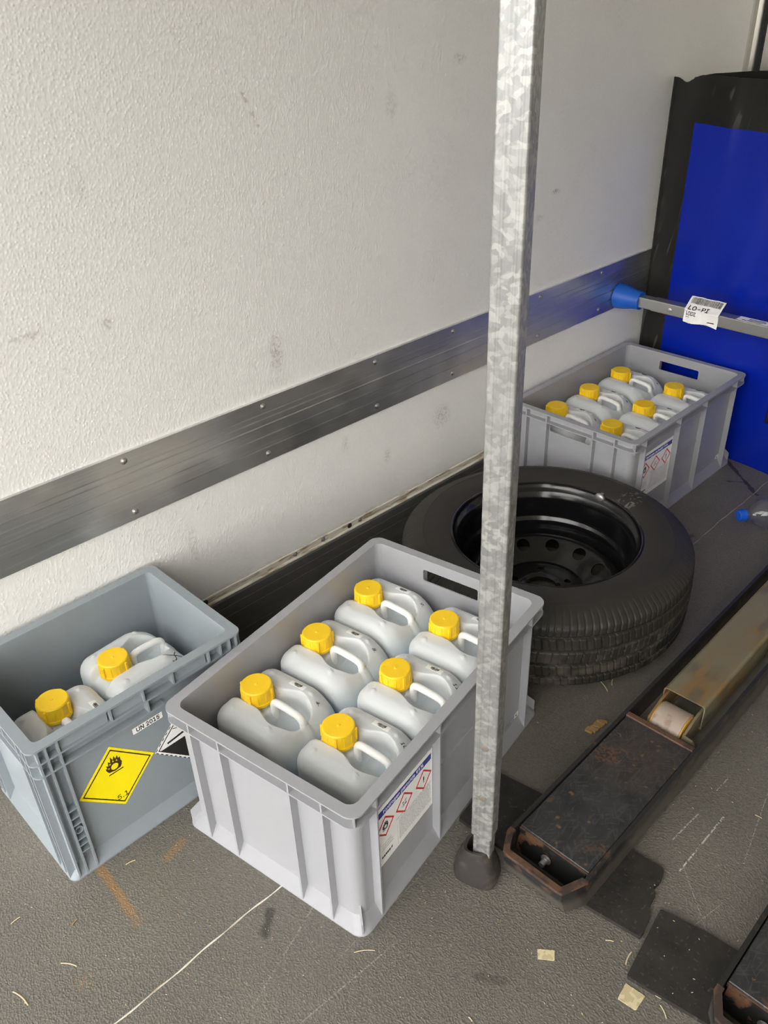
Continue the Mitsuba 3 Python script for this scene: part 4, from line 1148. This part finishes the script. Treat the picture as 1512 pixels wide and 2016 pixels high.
# crushed brown chip beside the fork
def chip():
    ps = []
    r = np.random.default_rng(5)
    for i in range(7):
        t_ = i / 6
        cx, cy = 1.086 + .042 * t_, -.735 - .006 * t_
        b = cham_box(-.0035, .0035, -.011 + r.uniform(0, .004), .011 - r.uniform(0, .004), 0.0002, .004 + r.uniform(0, .002), .0008)
        b.apply_transform(trimesh.transformations.rotation_matrix(.25 + r.uniform(-.2, .2), [0, 0, 1])); b.apply_translation([cx, cy, 0]); ps.append(b)
    k = add('wood_chip', cat(ps), 'mat_straw_dark'); lab(k, 'ridged brown chip of crushed bark lying beside the fork', 'wood chip')
chip()
def straw(pts, w, mat_='mat_straw', z=.0012):
    pts = np.array([[x, y, z] for x, y in pts]); pts = np.vstack([pts[0] + (pts[-1] - pts[0]) * t for t in np.linspace(0, 1, 7)]) if len(pts) == 2 else pts
    if len(pts) == 7: 
        d = pts[-1] - pts[0]; n = np.array([-d[1], d[0], 0]); 
        for i in range(7): pts[i] += n * .06 * math.sin(PI * i / 6)
    return tube(pts, w, 6, flat=.6)
def px(x, y, z=0.0):
    """floor point seen at a pixel of the photograph (used to read positions off it)"""
    r2 = math.cos(ROLL) * rt + math.sin(ROLL) * up0
    d = fw + r2 * (x - 756) / FPX - up * (y - 1008) / FPX
    t_ = (z - EYE[2]) / d[2]; q = EYE + t_ * d; return q[0], q[1]
STRAWS = [((248, 1703), (267, 1694), 'straw bit before the small blue-grey crate'), ((120, 1897), (152, 1903), 'straw stalk at the lower left beside a reddish dirt spot'), ((26, 1953), (56, 1980), 'straw stalk in the bottom left corner'),
          ((22, 1820), (40, 1806), 'straw bit at the left edge of the photo below the small crate'), ((142, 1823), (152, 1810), 'curled brown straw bit below the rust streak start'), ((697, 1876), (738, 1872), 'pale straw stalk in front of the large crate, kinked at its end'),
          ((1192, 1852), (1208, 1854), 'straw splinter between the small tape scrap and the mats'), ((1232, 1900), (1243, 1875), 'straw splinter by the mat edge near the larger tape scrap'), ((1180, 1340), (1196, 1362), 'pale straw curl on the floor in front of the tyre'), ((1205, 1350), (1206, 1338), 'upright straw wisp next to the tyre tread'),
          ((1300, 1980), (1312, 2006), 'long straw at the bottom edge right of the larger tape scrap'), ((1306, 1968), (1290, 1960), 'straw bit beside the mat at the bottom edge'), ((1486, 1605), (1500, 1612), 'straw bits at the right edge between the two forks'), ((923, 2003), (930, 2012), 'straw chip at the bottom edge centre')]
for i, (a, b, lb) in enumerate(STRAWS):
    k = add('straw', straw([px(*a), px(*b)], .0011 if i != 5 else .0009, 'mat_straw'), 'mat_straw' if i not in (4,) else 'mat_straw_dark', smooth=60)
    lab(k, lb, 'straw', 'straw bits on the floor')
chaff = []
r_ = np.random.default_rng(11)
for i in range(330):
    x, y = px(r_.uniform(0, 1512), r_.uniform(1380, 2016))
    if i % 5 == 0: x, y = r_.uniform(.0, 2.2), r_.uniform(-1.3, -.3)
    # keep clear of what stands on the floor
    lx_, ly_ = (x - KM[0]) * math.cos(KM[2]) + (y - KM[1]) * math.sin(KM[2]), -(x - KM[0]) * math.sin(KM[2]) + (y - KM[1]) * math.cos(KM[2])
    if abs(lx_) < .31 and abs(ly_) < .21: continue
    if abs(x - KU[0]) < .22 and abs(y - KU[1]) < .17: continue
    if math.hypot(x - WC[0], y - WC[1]) < .34 or (x > 1.69 and y > -.42) or (abs(x - PX) < .06 and abs(y - PY) < .06): continue
    fy = y + .8745 - .032 * (x - .709)
    if x > .70 and (abs(fy) < .08 or abs(fy + .3685) < .08): continue
    zz = .0006
    if .71 < x < .92 and y < -.66: zz = .0084
    L_ = r_.uniform(.0008, .0034); a = r_.uniform(0, PI)
    m = trimesh.creation.box([L_, r_.uniform(.0005, .0010), .0007]); m.apply_transform(trimesh.transformations.rotation_matrix(a, [0, 0, 1])); m.apply_translation([x, y, zz]); chaff.append(m)
add('straw_chaff', cat(chaff), 'mat_straw'); lab('straw_chaff', 'fine straw chaff scattered over the floor', 'chaff', kind='stuff')
